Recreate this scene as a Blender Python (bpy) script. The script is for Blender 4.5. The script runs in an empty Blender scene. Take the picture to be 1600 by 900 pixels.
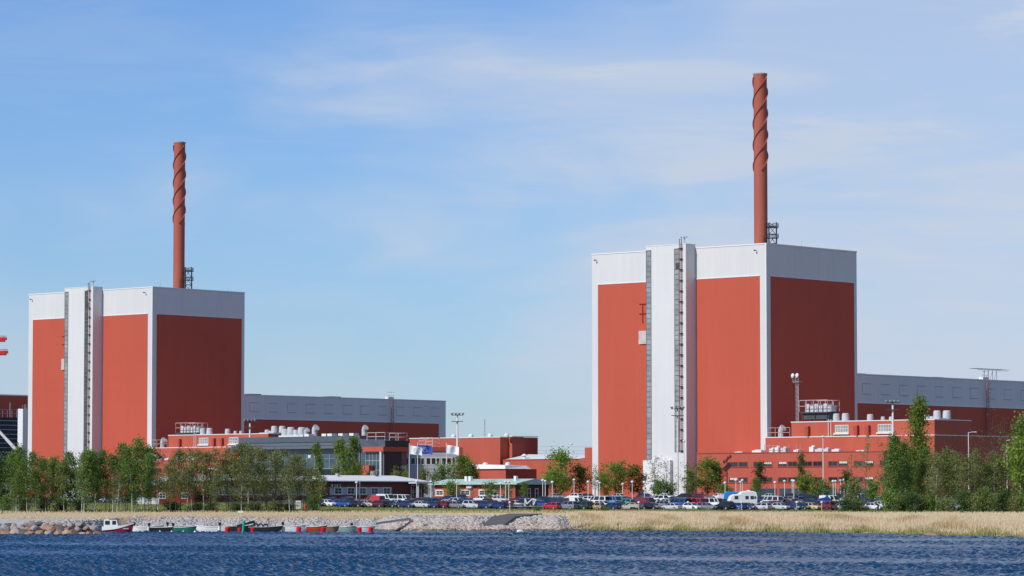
import bpy, math, random
import numpy as np
from mathutils import Vector, Matrix
S = bpy.context.scene
COL = S.collection
R = math.radians
rnd = random.Random(7)
nr = np.random.default_rng(11)

# ------------------------------------------------------------------ camera
F = 5300.0
CZ = 5.6
PHI = math.atan(330 / F)
cam = bpy.data.cameras.new('camera')
cam.sensor_width = 36
cam.lens = 36 * F / 1600
cam.clip_start = 1
cam.clip_end = 30000
co = bpy.data.objects.new('camera', cam)
COL.objects.link(co)
co.location = (0, 0, CZ)
co.rotation_euler = (R(90) + PHI, 0, 0)
S.camera = co

# ------------------------------------------------------------------ light
SUN_EL = R(37)
sd = Vector((-0.775, -0.65, 0)).normalized()
SUN_DIR = Vector((sd.x * math.cos(SUN_EL), sd.y * math.cos(SUN_EL), math.sin(SUN_EL)))
sun = bpy.data.lights.new('sun', 'SUN')
sun.energy = 3.8
sun.angle = R(0.53)
sun.color = (1.0, 0.955, 0.87)
so = bpy.data.objects.new('sun', sun)
COL.objects.link(so)
so.location = (-100, -100, 200)
so.rotation_euler = (-SUN_DIR).to_track_quat('-Z', 'Y').to_euler()
W = bpy.data.worlds.new('World')
S.world = W
W.use_nodes = True
wn, wl = W.node_tree.nodes, W.node_tree.links
wn.clear()
wout = wn.new('ShaderNodeOutputWorld')
bg = wn.new('ShaderNodeBackground')
bg.inputs['Strength'].default_value = 0.090
sky = wn.new('ShaderNodeTexSky')
sky.sky_type = 'NISHITA'
sky.sun_disc = False
sky.sun_elevation = SUN_EL
sky.sun_rotation = math.atan2(SUN_DIR.x, SUN_DIR.y)
sky.air_density = 1.0
sky.dust_density = 0.3
sky.ozone_density = 2.5
tcw = wn.new('ShaderNodeTexCoord')


def wmath(op, a, b=None):
    n = wn.new('ShaderNodeMath')
    n.operation = op
    for i, v in enumerate((a, b)):
        if v is None:
            continue
        if isinstance(v, (int, float)):
            n.inputs[i].default_value = v
        else:
            wl.new(v, n.inputs[i])
    return n.outputs[0]


def wnoise(scale, rot, loc, sc, detail=5, rough=0.55, dist=0.4):
    mp = wn.new('ShaderNodeMapping')
    mp.inputs['Rotation'].default_value = rot
    mp.inputs['Location'].default_value = loc
    mp.inputs['Scale'].default_value = sc
    wl.new(tcw.outputs['Generated'], mp.inputs['Vector'])
    n = wn.new('ShaderNodeTexNoise')
    n.inputs['Scale'].default_value = scale
    n.inputs['Detail'].default_value = detail
    n.inputs['Roughness'].default_value = rough
    n.inputs['Distortion'].default_value = dist
    wl.new(mp.outputs[0], n.inputs['Vector'])
    return n.outputs['Fac']


def wramp(v, a, b):
    m = wn.new('ShaderNodeMapRange')
    m.interpolation_type = 'SMOOTHSTEP'
    m.inputs['From Min'].default_value = a
    m.inputs['From Max'].default_value = b
    wl.new(v, m.inputs['Value'])
    return m.outputs[0]


# thin high cloud: broad veil plus faint streaks, in the sky's own directions
c1 = wnoise(9.0, (0, R(-16), 0), (2.12, 0, 0.5), (1, 1, 2.4), 4, 0.5, 0.6)
c2 = wramp(wnoise(20, (0, R(-20), 0), (4.3, 0, 1.0), (0.45, 1, 2.8), 7, 0.6, 0.6), 0.40, 0.78)
sep = wn.new('ShaderNodeSeparateXYZ')
wl.new(tcw.outputs['Generated'], sep.inputs[0])
warp = wmath('MULTIPLY', wmath('SUBTRACT', c1, 0.5), 0.36)
side = wramp(wmath('ADD', wmath('ADD', sep.outputs['X'], wmath('MULTIPLY', sep.outputs['Z'], 0.15)), warp), -0.075, 0.075)
low = wmath('MULTIPLY', wramp(wmath('ADD', wmath('MULTIPLY', sep.outputs['Z'], -1), wmath('MULTIPLY', warp, 0.5)), -0.10, -0.01), 0.35)
vl = wmath('ADD', wmath('MULTIPLY', side, wmath('ADD', wmath('MULTIPLY', c2, 0.42), 0.58)), wmath('ADD', low, wmath('MULTIPLY', c2, 0.18)))
# veil thinned out of view to set the sky fill on the shaded walls
vl = wmath('MULTIPLY', vl, wmath('ADD', 0.4, wmath('MULTIPLY', 0.6, wmath('MULTIPLY', wramp(wmath('MULTIPLY', sep.outputs['X'], -1), -0.55, -0.2), wramp(wmath('MULTIPLY', sep.outputs['Z'], -1), -0.6, -0.25)))))
mixc = wn.new('ShaderNodeMix')
mixc.data_type = 'RGBA'
wl.new(wmath('MINIMUM', vl, 0.92), mixc.inputs[0])
tint = wn.new('ShaderNodeMix')
tint.data_type = 'RGBA'
tint.blend_type = 'MULTIPLY'
tint.inputs[0].default_value = 1
wl.new(sky.outputs[0], tint.inputs[6])
tint.inputs[7].default_value = (0.72, 0.955, 1.38, 1)
wl.new(tint.outputs[2], mixc.inputs[6])
mixc.inputs[7].default_value = (6.3, 7.1, 8.5, 1)
wl.new(mixc.outputs[2], bg.inputs['Color'])
wl.new(bg.outputs[0], wout.inputs['Surface'])
S.view_settings.view_transform = 'Standard'
S.view_settings.look = 'None'
S.view_settings.gamma = 1
S.view_settings.exposure = 0.0
S.render.engine = 'CYCLES'
S.cycles.max_bounces = 6
S.cycles.transparent_max_bounces = 4


# ------------------------------------------------------------------ helpers
def at(px, py, Y):
    u, v = (px - 800) / F, (450 - py) / F
    dy = math.cos(PHI) - v * math.sin(PHI)
    dz = math.sin(PHI) + v * math.cos(PHI)
    t = Y / dy
    return Vector((u * t, Y, CZ + dz * t))


def gx(px, Y):
    return (px - 800) / F * Y * 0.998


def zz(py, Y):
    return at(800, py, Y).z


SH = [(-3000, 530), (-400, 535), (-83, 540), (-72, 546), (-69.5, 604), (-24, 608), (-20, 591), (-10, 584), (8, 585), (13, 596), (30, 590),
      (42, 576), (58, 558), (75, 495), (110, 430), (400, 300), (3000, 300)]
SHX, SHY = np.array([p[0] for p in SH], float), np.array([p[1] for p in SH], float)
MA = [(0, 1.5), (540, 1.7), (600, 2.1), (640, 2.6), (690, 3.4), (720, 4.25), (760, 5.35), (800, 6.0), (850, 6.1), (20000, 6.1)]
MAY, MAZ = np.array([p[0] for p in MA], float), np.array([p[1] for p in MA], float)


def shore(x):
    return np.interp(x, SHX, SHY) + 1.2 * np.sin(np.asarray(x) * 0.55) + 0.8 * np.sin(np.asarray(x) * 1.31 + 1)


def gz(x, y):
    t = y - shore(x)
    return np.maximum(np.minimum(np.interp(y, MAY, MAZ), 0.12 * t), -1.6)


def GZ(x, y):
    return float(gz(np.array([x], float), np.array([y], float))[0])


# ------------------------------------------------------------------ materials
MATS = {}


def nodes(m):
    m.use_nodes = True
    return m.node_tree.nodes, m.node_tree.links


def mat(name, col, rough=0.7, var=0.12, scale=0.6, bump=0.0, bscale=6.0, metal=0.0, spec=0.3, stretch=(1, 1, 1), coat=0.0):
    if name in MATS:
        return MATS[name]
    m = bpy.data.materials.new(name)
    n, l = nodes(m)
    b = n['Principled BSDF']
    b.inputs['Roughness'].default_value = rough
    b.inputs['Metallic'].default_value = metal
    b.inputs['Specular IOR Level'].default_value = spec
    b.inputs['Coat Weight'].default_value = coat
    tc = n.new('ShaderNodeTexCoord')
    mp = n.new('ShaderNodeMapping')
    mp.inputs['Scale'].default_value = stretch
    l.new(tc.outputs['Object'], mp.inputs['Vector'])
    nz = n.new('ShaderNodeTexNoise')
    nz.inputs['Scale'].default_value = scale
    nz.inputs['Detail'].default_value = 5
    nz.inputs['Roughness'].default_value = 0.6
    l.new(mp.outputs[0], nz.inputs['Vector'])
    mx = n.new('ShaderNodeMix')
    mx.data_type = 'RGBA'
    mr = n.new('ShaderNodeMapRange')
    mr.inputs['From Min'].default_value = 0.3
    mr.inputs['From Max'].default_value = 0.7
    l.new(nz.outputs['Fac'], mr.inputs['Value'])
    l.new(mr.outputs[0], mx.inputs[0])
    mx.inputs[6].default_value = tuple(c * (1 - var) for c in col) + (1,)
    mx.inputs[7].default_value = tuple(min(1, c * (1 + var)) for c in col) + (1,)
    l.new(mx.outputs[2], b.inputs['Base Color'])
    if bump:
        nb = n.new('ShaderNodeTexNoise')
        nb.inputs['Scale'].default_value = bscale
        nb.inputs['Detail'].default_value = 4
        l.new(tc.outputs['Object'], nb.inputs['Vector'])
        bp = n.new('ShaderNodeBump')
        bp.inputs['Strength'].default_value = bump
        l.new(nb.outputs['Fac'], bp.inputs['Height'])
        l.new(bp.outputs[0], b.inputs['Normal'])
    MATS[name] = m
    return m


def cladding(name, col, axis, var=0.04, rib=0.6):
    """sheet cladding: faint vertical ribs, panel seams and weather streaks"""
    m = mat(name, col, 0.55, var, 0.09, stretch=(1, 1, 0.35))
    n, l = m.node_tree.nodes, m.node_tree.links
    b = n['Principled BSDF']
    b.inputs['Specular IOR Level'].default_value = 0.12
    b.inputs['Roughness'].default_value = 0.7
    tc = [x for x in n if x.type == 'TEX_COORD'][0]
    src = b.inputs['Base Color'].links[0].from_socket
    mp = n.new('ShaderNodeMapping')
    if axis == 'y':
        mp.inputs['Rotation'].default_value = (R(90), 0, R(90))
    else:
        mp.inputs['Rotation'].default_value = (R(90), 0, 0)
    l.new(tc.outputs['Object'], mp.inputs['Vector'])
    br = n.new('ShaderNodeTexBrick')
    br.inputs['Color1'].default_value = (1, 1, 1, 1)
    br.inputs['Color2'].default_value = (0.985, 0.985, 0.985, 1)
    br.inputs['Mortar'].default_value = (0.962, 0.962, 0.962, 1)
    br.inputs['Scale'].default_value = 1
    br.inputs['Mortar Size'].default_value = 0.03
    br.inputs['Brick Width'].default_value = 2.4
    br.inputs['Row Height'].default_value = 7.2
    br.offset = 0.0
    l.new(mp.outputs[0], br.inputs['Vector'])
    st = n.new('ShaderNodeTexNoise')
    sm = n.new('ShaderNodeMapping')
    sm.inputs['Scale'].default_value = (1.3, 1.3, 0.04)
    l.new(tc.outputs['Object'], sm.inputs['Vector'])
    l.new(sm.outputs[0], st.inputs['Vector'])
    st.inputs['Scale'].default_value = 1.0
    st.inputs['Detail'].default_value = 4
    mr = n.new('ShaderNodeMapRange')
    mr.inputs['From Min'].default_value = 0.3
    mr.inputs['From Max'].default_value = 0.7
    mr.inputs['To Min'].default_value = 0.965
    mr.inputs['To Max'].default_value = 1.025
    l.new(st.outputs['Fac'], mr.inputs['Value'])
    prev = src
    for s in (br.outputs['Color'], mr.outputs[0]):
        mu = n.new('ShaderNodeMix')
        mu.data_type = 'RGBA'
        mu.blend_type = 'MULTIPLY'
        mu.inputs[0].default_value = 1.0
        l.new(prev, mu.inputs[6])
        l.new(s, mu.inputs[7])
        prev = mu.outputs[2]
    l.new(prev, b.inputs['Base Color'])
    return m


def glass(name, col, rough=0.08):
    m = mat(name, col, rough, 0.35, 0.35, spec=0.6)
    return m


WHITE = (0.655, 0.65, 0.64)
REDC = (0.49, 0.098, 0.060)
white_u = cladding('white_cladding_u', WHITE, 'y')
white_v = cladding('white_cladding_v', WHITE, 'x')
red_u = cladding('red_cladding_u', REDC, 'y')
red_v = cladding('red_cladding_v', REDC, 'x')
red_wall = mat('red_wall', (0.45, 0.095, 0.058), 0.7, 0.08, 0.25, stretch=(1, 1, 0.3))
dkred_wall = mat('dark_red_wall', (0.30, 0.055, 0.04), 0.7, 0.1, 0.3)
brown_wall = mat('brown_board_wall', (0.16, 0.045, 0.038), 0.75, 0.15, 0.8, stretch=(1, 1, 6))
stack_m = mat('stack_paint', (0.36, 0.092, 0.062), 0.75, 0.10, 0.35, stretch=(1, 1, 0.15))
trim_m = mat('pale_trim', (0.72, 0.72, 0.72), 0.5, 0.05)
white_p = mat('white_paint', (0.72, 0.72, 0.70), 0.45, 0.04)
grey_m = mat('galvanised_steel', (0.42, 0.43, 0.44), 0.45, 0.1, metal=0.3)
dgrey_m = mat('dark_steel', (0.07, 0.075, 0.085), 0.5, 0.2)
black_m = mat('black_trim', (0.02, 0.02, 0.022), 0.5, 0.2)
glass_d = glass('dark_glass', (0.022, 0.03, 0.036))
glass_g = glass('pale_glazing', (0.27, 0.29, 0.285), 0.25)
glass_b = glass('blue_glass', (0.05, 0.085, 0.11), 0.05)
concrete = mat('concrete', (0.50, 0.48, 0.45), 0.85, 0.12, 0.8, 0.2)
red_steel = mat('red_steel', (0.30, 0.03, 0.03), 0.5, 0.1)
crane_red = mat('crane_red', (0.50, 0.03, 0.03), 0.45, 0.1)
slate_m = mat('slate_fascia', (0.105, 0.125, 0.15), 0.45, 0.12, 0.5, stretch=(1, 1, 4), metal=0.2)
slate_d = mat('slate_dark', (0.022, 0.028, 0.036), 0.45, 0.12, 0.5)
greywall = mat('grey_panel', (0.40, 0.40, 0.41), 0.6, 0.06, 0.5)
roof_w = mat('white_roof_sheet', (0.74, 0.735, 0.71), 0.55, 0.07, 0.3, stretch=(3, 0.5, 1))
roof_g = mat('green_roof_sheet', (0.42, 0.58, 0.50), 0.55, 0.08, 0.3, stretch=(3, 0.5, 1))
tyre_m = mat('tyre_rubber', (0.02, 0.02, 0.02), 0.8, 0.1)
rim_m = mat('alloy_rim', (0.5, 0.5, 0.51), 0.35, 0.1, metal=0.5)
carglass = glass('car_glass', (0.018, 0.023, 0.028), 0.05)
lampw = mat('headlight_glass', (0.75, 0.76, 0.78), 0.15, 0.1)
lampr = mat('tail_light_glass', (0.45, 0.015, 0.012), 0.2, 0.1)
plate_m = mat('plate_white', (0.75, 0.75, 0.72), 0.4, 0.05)


# ------------------------------------------------------------------ mesh builder
class MB:
    def __init__(s):
        s.v, s.f, s.mi = [], [], []
        s.k = 0

    def add(s, vs, fs):
        o = len(s.v)
        s.v += [tuple(p) for p in vs]
        s.f += [tuple(i + o for i in f) for f in fs]
        s.mi += [s.k] * len(fs)
        return s

    def box(s, x0, x1, y0, y1, z0, z1):
        return s.add([(x0, y0, z0), (x1, y0, z0), (x1, y1, z0), (x0, y1, z0), (x0, y0, z1), (x1, y0, z1), (x1, y1, z1), (x0, y1, z1)],
                     [(0, 3, 2, 1), (4, 5, 6, 7), (0, 1, 5, 4), (1, 2, 6, 5), (2, 3, 7, 6), (3, 0, 4, 7)])

    def tube(s, p0, p1, r0, r1=None, n=6):
        r1 = r0 if r1 is None else r1
        p0, p1 = Vector(p0), Vector(p1)
        d = (p1 - p0)
        if d.length < 1e-6:
            return s
        d.normalize()
        a = d.orthogonal().normalized()
        b = d.cross(a)
        vs = []
        for p, r in ((p0, r0), (p1, r1)):
            for i in range(n):
                t = 2 * math.pi * i / n
                vs.append(p + (a * math.cos(t) + b * math.sin(t)) * r)
        fs = [(i, (i + 1) % n, n + (i + 1) % n, n + i) for i in range(n)]
        fs += [tuple(range(n - 1, -1, -1)), tuple(range(n, 2 * n))]
        return s.add(vs, fs)

    def path(s, pts, r, n=6):
        for a, b in zip(pts[:-1], pts[1:]):
            s.tube(a, b, r, r, n)
        return s

    def lathe(s, prof, n=16, c=(0, 0, 0)):
        vs, fs = [], []
        for (r, z) in prof:
            for i in range(n):
                t = 2 * math.pi * i / n
                vs.append((c[0] + r * math.cos(t), c[1] + r * math.sin(t), c[2] + z))
        m = len(prof)
        for j in range(m - 1):
            for i in range(n):
                fs.append((j * n + i, j * n + (i + 1) % n, (j + 1) * n + (i + 1) % n, (j + 1) * n + i))
        fs.append(tuple(range(n - 1, -1, -1)))
        fs.append(tuple((m - 1) * n + i for i in range(n)))
        return s.add(vs, fs)

    def prism(s, poly, axis, a, b):
        """poly in the two other axes, extruded along axis from a to b"""
        n = len(poly)
        def mk(p, t):
            if axis == 'x': return (t, p[0], p[1])
            if axis == 'y': return (p[0], t, p[1])
            return (p[0], p[1], t)
        vs = [mk(p, a) for p in poly] + [mk(p, b) for p in poly]
        fs = [(i, (i + 1) % n, n + (i + 1) % n, n + i) for i in range(n)]
        fs += [tuple(range(n - 1, -1, -1)), tuple(range(n, 2 * n))]
        return s.add(vs, fs)

    def build(s, name, m, parent=None, smooth=False, loc=None, bevel=0):
        me = bpy.data.meshes.new(name)
        me.from_pydata(s.v, [], s.f)
        for x in (m if isinstance(m, (list, tuple)) else [m]):
            me.materials.append(x)
        if any(s.mi):
            me.polygons.foreach_set('material_index', s.mi)
        import bmesh
        bm = bmesh.new()
        bm.from_mesh(me)
        bmesh.ops.recalc_face_normals(bm, faces=bm.faces)
        if bevel:
            bmesh.ops.bevel(bm, geom=bm.edges[:], offset=bevel, segments=1, affect='EDGES', clamp_overlap=True)
        bm.to_mesh(me)
        bm.free()
        if smooth:
            me.polygons.foreach_set('use_smooth', [True] * len(me.polygons))
        o = bpy.data.objects.new(name, me)
        COL.objects.link(o)
        o.parent = parent
        if loc is not None:
            o.location = loc
        return o


def npmesh(name, V, Fc, m, parent=None, smooth=False):
    """V (n,3) array, Fc (m,k) array"""
    me = bpy.data.meshes.new(name)
    k = Fc.shape[1]
    me.vertices.add(len(V))
    me.vertices.foreach_set('co', np.ascontiguousarray(V, dtype=np.float32).ravel())
    me.loops.add(Fc.size)
    me.loops.foreach_set('vertex_index', np.ascontiguousarray(Fc, dtype=np.int32).ravel())
    me.polygons.add(len(Fc))
    me.polygons.foreach_set('loop_start', np.arange(0, Fc.size, k, dtype=np.int32))
    me.polygons.foreach_set('loop_total', np.full(len(Fc), k, dtype=np.int32))
    if smooth:
        me.polygons.foreach_set('use_smooth', np.ones(len(Fc), dtype=bool))
    me.update(calc_edges=True)
    for x in (m if isinstance(m, (list, tuple)) else [m]):
        me.materials.append(x)
    o = bpy.data.objects.new(name, me)
    COL.objects.link(o)
    o.parent = parent
    return o


def tag(o, label=None, cat=None, group=None, kind=None):
    if label: o['label'] = label
    if cat: o['category'] = cat
    if group: o['group'] = group
    if kind: o['kind'] = kind
    return o


def thing(name, label, cat, loc=(0, 0, 0), rz=0.0, group=None):
    o = bpy.data.objects.new(name, None)
    COL.objects.link(o)
    o.location = loc
    o.rotation_euler = (0, 0, rz)
    o.empty_display_size = 0.5
    return tag(o, label, cat, group)


def copy_tree(o, parent=None):
    c = o.copy()
    COL.objects.link(c)
    c.parent = parent
    for ch in list(o.children):
        copy_tree(ch, c)
    return c


MARKS = [(-50, 40, 'the far construction site'), (40, 95, 'the left reactor\'s outer red panel'), (95, 156, 'the left reactor\'s stair tower'),
         (156, 228, 'the left reactor\'s inner red panel'), (228, 270, 'the left reactor\'s near corner'), (270, 365, 'the left reactor\'s shaded wall'),
         (365, 430, 'the dark office\'s west end'), (430, 500, 'the dark slate office'), (500, 600, 'the white-roofed building'), (600, 660, 'the grey office wing'), (660, 730, 'the flagpoles'),
         (730, 850, 'the green-roofed building'), (850, 925, 'the low red linking wall'), (925, 1008, 'the right reactor\'s outer red panel'),
         (1008, 1088, 'the right reactor\'s stair tower'), (1088, 1195, 'the right reactor\'s inner red panel'),
         (1195, 1290, 'the right annex windows'), (1290, 1385, 'the right annex\'s far end'), (1385, 1470, 'the mast by the right annex'), (1470, 1700, 'the right turbine hall')]


def mark(px):
    for a, b, t in MARKS:
        if a <= px < b:
            return t
    return MARKS[-1][2]


ORD = ['first', 'second', 'third', 'fourth', 'fifth', 'sixth', 'seventh', 'eighth', 'ninth', 'tenth', 'eleventh', 'twelfth', 'thirteenth', 'fourteenth', 'fifteenth']


def uniquify(items):
    """items: list of (px, obj); identical labels get their place from the left"""
    d = {}
    for px, o in items:
        d.setdefault(o['label'], []).append((px, o))
    for lab, lst in d.items():
        if len(lst) > 1:
            lst.sort(key=lambda t: t[0])
            for i, (px, o) in enumerate(lst):
                w = 'leftmost' if i == 0 else ('rightmost' if i == len(lst) - 1 else ORD[i] + ' from left')
                o['label'] = lab + ', ' + w + ' of ' + ['', 'one', 'two', 'three', 'four', 'five', 'six', 'seven', 'eight', 'nine', 'ten', 'eleven', 'twelve', 'thirteen', 'fourteen', 'fifteen'][min(len(lst), 15)]


# ------------------------------------------------------------------ ground
def axis_pts(segs):
    out = []
    for a, b, st in segs:
        out += list(np.arange(a, b, st))
    out.append(segs[-1][1])
    return np.array(out, float)


gxs = axis_pts([(-6000, -400, 700), (-400, -130, 15), (-130, 130, 1.6), (130, 400, 15), (400, 6000, 700)])
gys = axis_pts([(280, 480, 10), (480, 700, 1.6), (700, 900, 8), (900, 1300, 40), (1300, 12000, 1500)])
GX, GY = np.meshgrid(gxs, gys)
GZm = gz(GX.ravel(), GY.ravel()).reshape(GX.shape)
nzs = 0.10 * np.sin(GX * 0.9 + GY * 0.6) * np.sin(GY * 0.5 - GX * 0.3)
GZm = GZm + np.where((GY < 690) & (GY > 480), nzs, 0)
V = np.stack([GX.ravel(), GY.ravel(), GZm.ravel()], 1)
nx, ny = len(gxs), len(gys)
ii = (np.arange(ny - 1)[:, None] * nx + np.arange(nx - 1)[None, :]).ravel()
FG = np.stack([ii, ii + 1, ii + nx + 1, ii + nx], 1)
gravel_m = mat('gravel', (0.46, 0.44, 0.42), 0.9, 0.35, 1.1, 0.8, 5)
dry_m = mat('dry_grass_soil', (0.52, 0.41, 0.26), 0.95, 0.25, 0.3, 0.6, 4)
grass_m = mat('grass_soil', (0.085, 0.125, 0.035), 0.95, 0.35, 0.25, 0.6, 3)
yard_m = mat('yard_paving', (0.06, 0.06, 0.06), 0.9, 0.2, 0.2, 0.2, 4)
ground = npmesh('ground', V, FG, [grass_m, dry_m, gravel_m, yard_m], smooth=True)
tag(ground, kind='structure')
cxm = V[FG].mean(1)
cx, cy = cxm[:, 0], cxm[:, 1]
t = cy - shore(cx)
mi = np.zeros(len(FG), int)
jit = 3 * np.sin(cx * 0.7) + 2 * np.sin(cx * 1.9 + 2)
mi[(cy < 654 + jit)] = 1
mi[(cx < 14) & (cy < 630 + 0.4 * jit) & (cx > -130)] = 2
mi[(cx < -20) & (cy > 624 + 0.4 * jit) & (cy < 654)] = 1
mi[(cx < -69.5) & (cy > 606 + 0.4 * jit) & (cy < 654)] = 1
mi[cy > 800] = 3
ground.data.polygons.foreach_set('material_index', mi.astype(np.int32))


def edge(x):
    return 20.0 * np.clip((13 - np.asarray(x, float)) / 52, 0, 1)


def drape(name, x0, x1, y0, y1, lift, m, sx=4, sy=4, ed=0.0):
    xs = np.linspace(x0, x1, max(2, int((x1 - x0) / sx) + 1))
    ys = np.linspace(y0, y1, max(2, int((y1 - y0) / sy) + 1))
    A, B = np.meshgrid(xs, ys)
    B = B + ed * edge(A) * (y1 - B) / (y1 - y0)
    Z = gz(A.ravel(), B.ravel()) + lift
    V = np.stack([A.ravel(), B.ravel(), Z], 1)
    n = len(xs)
    i = (np.arange(len(ys) - 1)[:, None] * n + np.arange(n - 1)[None, :]).ravel()
    return npmesh(name, V, np.stack([i, i + 1, i + n + 1, i + n], 1), m, smooth=True)


asphalt = mat('asphalt', (0.055, 0.055, 0.056), 0.9, 0.25, 0.4, 0.3, 8)
cp = drape('car_park', -42, 66, 686, 800, 0.06, asphalt, ed=1.0)
tag(cp, kind='structure')
rd = drape('road', -190, -42.02, 738, 758, 0.06, asphalt)
tag(rd, kind='structure')

# boat ramp: grey slab dropping to the water
m = MB()
rp = [(-5.0, 592, 1.05), (-1.2, 592, 1.05), (5.6, 634, 2.95), (-0.4, 634, 2.95)]
for k in range(2):
    pass
rl = [(-5.0, 592, 1.3), (-3.6, 603, 2.55), (-0.4, 634, 2.95)]
rr_ = [(-1.2, 592, 1.3), (0.6, 603, 2.55), (5.6, 634, 2.95)]
vs = rl + rr_ + [(a, b, c - 0.5) for a, b, c in rl + rr_]
m.add(vs, [(0, 3, 4, 1), (1, 4, 5, 2), (6, 7, 10, 9), (7, 8, 11, 10), (0, 6, 9, 3), (2, 5, 11, 8), (0, 1, 7, 6), (1, 2, 8, 7), (3, 9, 10, 4), (4, 10, 11, 5)])
ramp = m.build('boat_ramp', mat('ramp_asphalt', (0.115, 0.11, 0.105), 0.9, 0.2, 0.7, 0.2))
ramp.location = (0.0, 0, 0.0)
tag(ramp, kind='structure')

# ------------------------------------------------------------------ water
wat = bpy.data.materials.new('sea_water')
n, l = nodes(wat)
b = n['Principled BSDF']
b.inputs['Base Color'].default_value = (0.0015, 0.040, 0.105, 1)
b.inputs['Roughness'].default_value = 0.12
b.inputs['IOR'].default_value = 1.33
tc = n.new('ShaderNodeTexCoord')
nz = n.new('ShaderNodeTexNoise')
nz.inputs['Scale'].default_value = 3.4
nz.inputs['Detail'].default_value = 5
l.new(tc.outputs['Object'], nz.inputs['Vector'])
bp = n.new('ShaderNodeBump')
bp.inputs['Strength'].default_value = 0.3
bp.inputs['Distance'].default_value = 0.1
l.new(nz.outputs['Fac'], bp.inputs['Height'])
l.new(bp.outputs[0], b.inputs['Normal'])
NW = 64
wl_ = np.exp(nr.uniform(np.log(0.55), np.log(2.1), NW))
wa_ = nr.normal(R(-105), R(50), NW)
wp_ = nr.uniform(0, 6.28, NW)
wk_ = 2 * np.pi / wl_
ws_ = 0.098 + 0.05 * nr.random(NW)


def waves(X, Y):
    Z = np.zeros(X.shape, np.float32)
    gust = 0.75 + 0.35 * np.sin(X * 0.05 + Y * 0.031) * np.sin(Y * 0.043 - X * 0.02 + 1) + 0.15 * np.sin(Y * 0.11 + X * 0.07)
    for i in range(NW):
        ph = wk_[i] * (X * math.cos(wa_[i]) + Y * math.sin(wa_[i])) + wp_[i]
        Z += (ws_[i] / wk_[i] * np.sin(ph)).astype(np.float32)
    return Z * gust


VV, FF, base = [], [], 0
for x0, x1, y0, y1, dx, dy in ((-46, 46, 145, 262, 0.2, 0.17), (-66, 66, 262, 400, 0.28, 0.25), (-115, 115, 400, 622, 0.5, 0.42)):
    xs = np.arange(x0, x1 + dx, dx)
    ys = np.linspace(y0, y1, int((y1 - y0) / dy))
    A, B = np.meshgrid(xs.astype(np.float32), ys.astype(np.float32))
    Z = waves(A, B)
    V = np.stack([A.ravel(), B.ravel(), Z.ravel()], 1)
    nn = len(xs)
    i = (np.arange(len(ys) - 1)[:, None] * nn + np.arange(nn - 1)[None, :]).ravel()
    VV.append(V)
    FF.append(np.stack([i, i + 1, i + nn + 1, i + nn], 1) + base)
    base += len(V)
# open water all round, a little under the troughs
VV.append(np.array([(-6000, -1500, -0.55), (6000, -1500, -0.55), (6000, 640, -0.55), (-6000, 640, -0.55)], np.float32))
FF.append(np.array([[base, base + 1, base + 2, base + 3]]))
water = npmesh('water', np.concatenate(VV), np.concatenate(FF), wat, smooth=True)
tag(water, kind='structure')

# ------------------------------------------------------------------ building helpers
RZ = math.atan2(0.746, 0.666)
Uv = Vector((-math.sin(RZ), math.cos(RZ), 0))
Vv = Vector((math.cos(RZ), math.sin(RZ), 0))


def along(P, d, px):
    """distance along d from ground point P to where it meets the sight line of px"""
    k = (px - 800) / F * 0.998
    return (k * P.y - P.x) / (d.x - k * d.y)


def win_x(parent, x, y0, y1, z0, z1, frame=white_p, pane=glass_d, fw=0.1, mull=0, bars=0, name='window'):
    """window on a face whose normal is -x"""
    m = MB()
    m.box(x - 0.07, x, y0, y0 + fw, z0, z1).box(x - 0.07, x, y1 - fw, y1, z0, z1)
    m.box(x - 0.075, x, y0 + fw, y1 - fw, z0, z0 + fw).box(x - 0.075, x, y0 + fw, y1 - fw, z1 - fw, z1)
    for i in range(mull):
        c = y0 + (y1 - y0) * (i + 1) / (mull + 1)
        m.box(x - 0.06, x, c - 0.04, c + 0.04, z0 + fw, z1 - fw)
    for i in range(bars):
        c = z0 + (z1 - z0) * (i + 1) / (bars + 1)
        m.box(x - 0.055, x, y0 + fw, y1 - fw, c - 0.04, c + 0.04)
    w = m.build(name, frame, parent)
    MB().box(x - 0.025, x, y0 + fw * 0.5, y1 - fw * 0.5, z0 + fw * 0.5, z1 - fw * 0.5).build('pane', pane, w)
    return w


def win_y(parent, y, x0, x1, z0, z1, frame=white_p, pane=glass_d, fw=0.1, mull=0, bars=0, name='window'):
    m = MB()
    m.box(x0, x0 + fw, y - 0.07, y, z0, z1).box(x1 - fw, x1, y - 0.07, y, z0, z1)
    m.box(x0 + fw, x1 - fw, y - 0.075, y, z0, z0 + fw).box(x0 + fw, x1 - fw, y - 0.075, y, z1 - fw, z1)
    for i in range(mull):
        c = x0 + (x1 - x0) * (i + 1) / (mull + 1)
        m.box(c - 0.04, c + 0.04, y - 0.06, y, z0 + fw, z1 - fw)
    for i in range(bars):
        c = z0 + (z1 - z0) * (i + 1) / (bars + 1)
        m.box(x0 + fw, x1 - fw, y - 0.055, y, c - 0.04, c + 0.04)
    w = m.build(name, frame, parent)
    MB().box(x0 + fw * 0.5, x1 - fw * 0.5, y - 0.025, y, z0 + fw * 0.5, z1 - fw * 0.5).build('pane', pane, w)
    return w


def coping(m, x0, x1, y0, y1, z, h=0.25, o=0.12, t=0.5):
    m.box(x0 - o, x0 + t, y0 - o, y1 + o, z, z + h).box(x1 - t, x1 + o, y0 - o, y1 + o, z, z + h)
    m.box(x0 + t, x1 - t, y0 - o, y0 + t, z + 0.002, z + h - 0.003).box(x0 + t, x1 - t, y1 - t, y1 + o, z + 0.002, z + h - 0.003)
    return m


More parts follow.
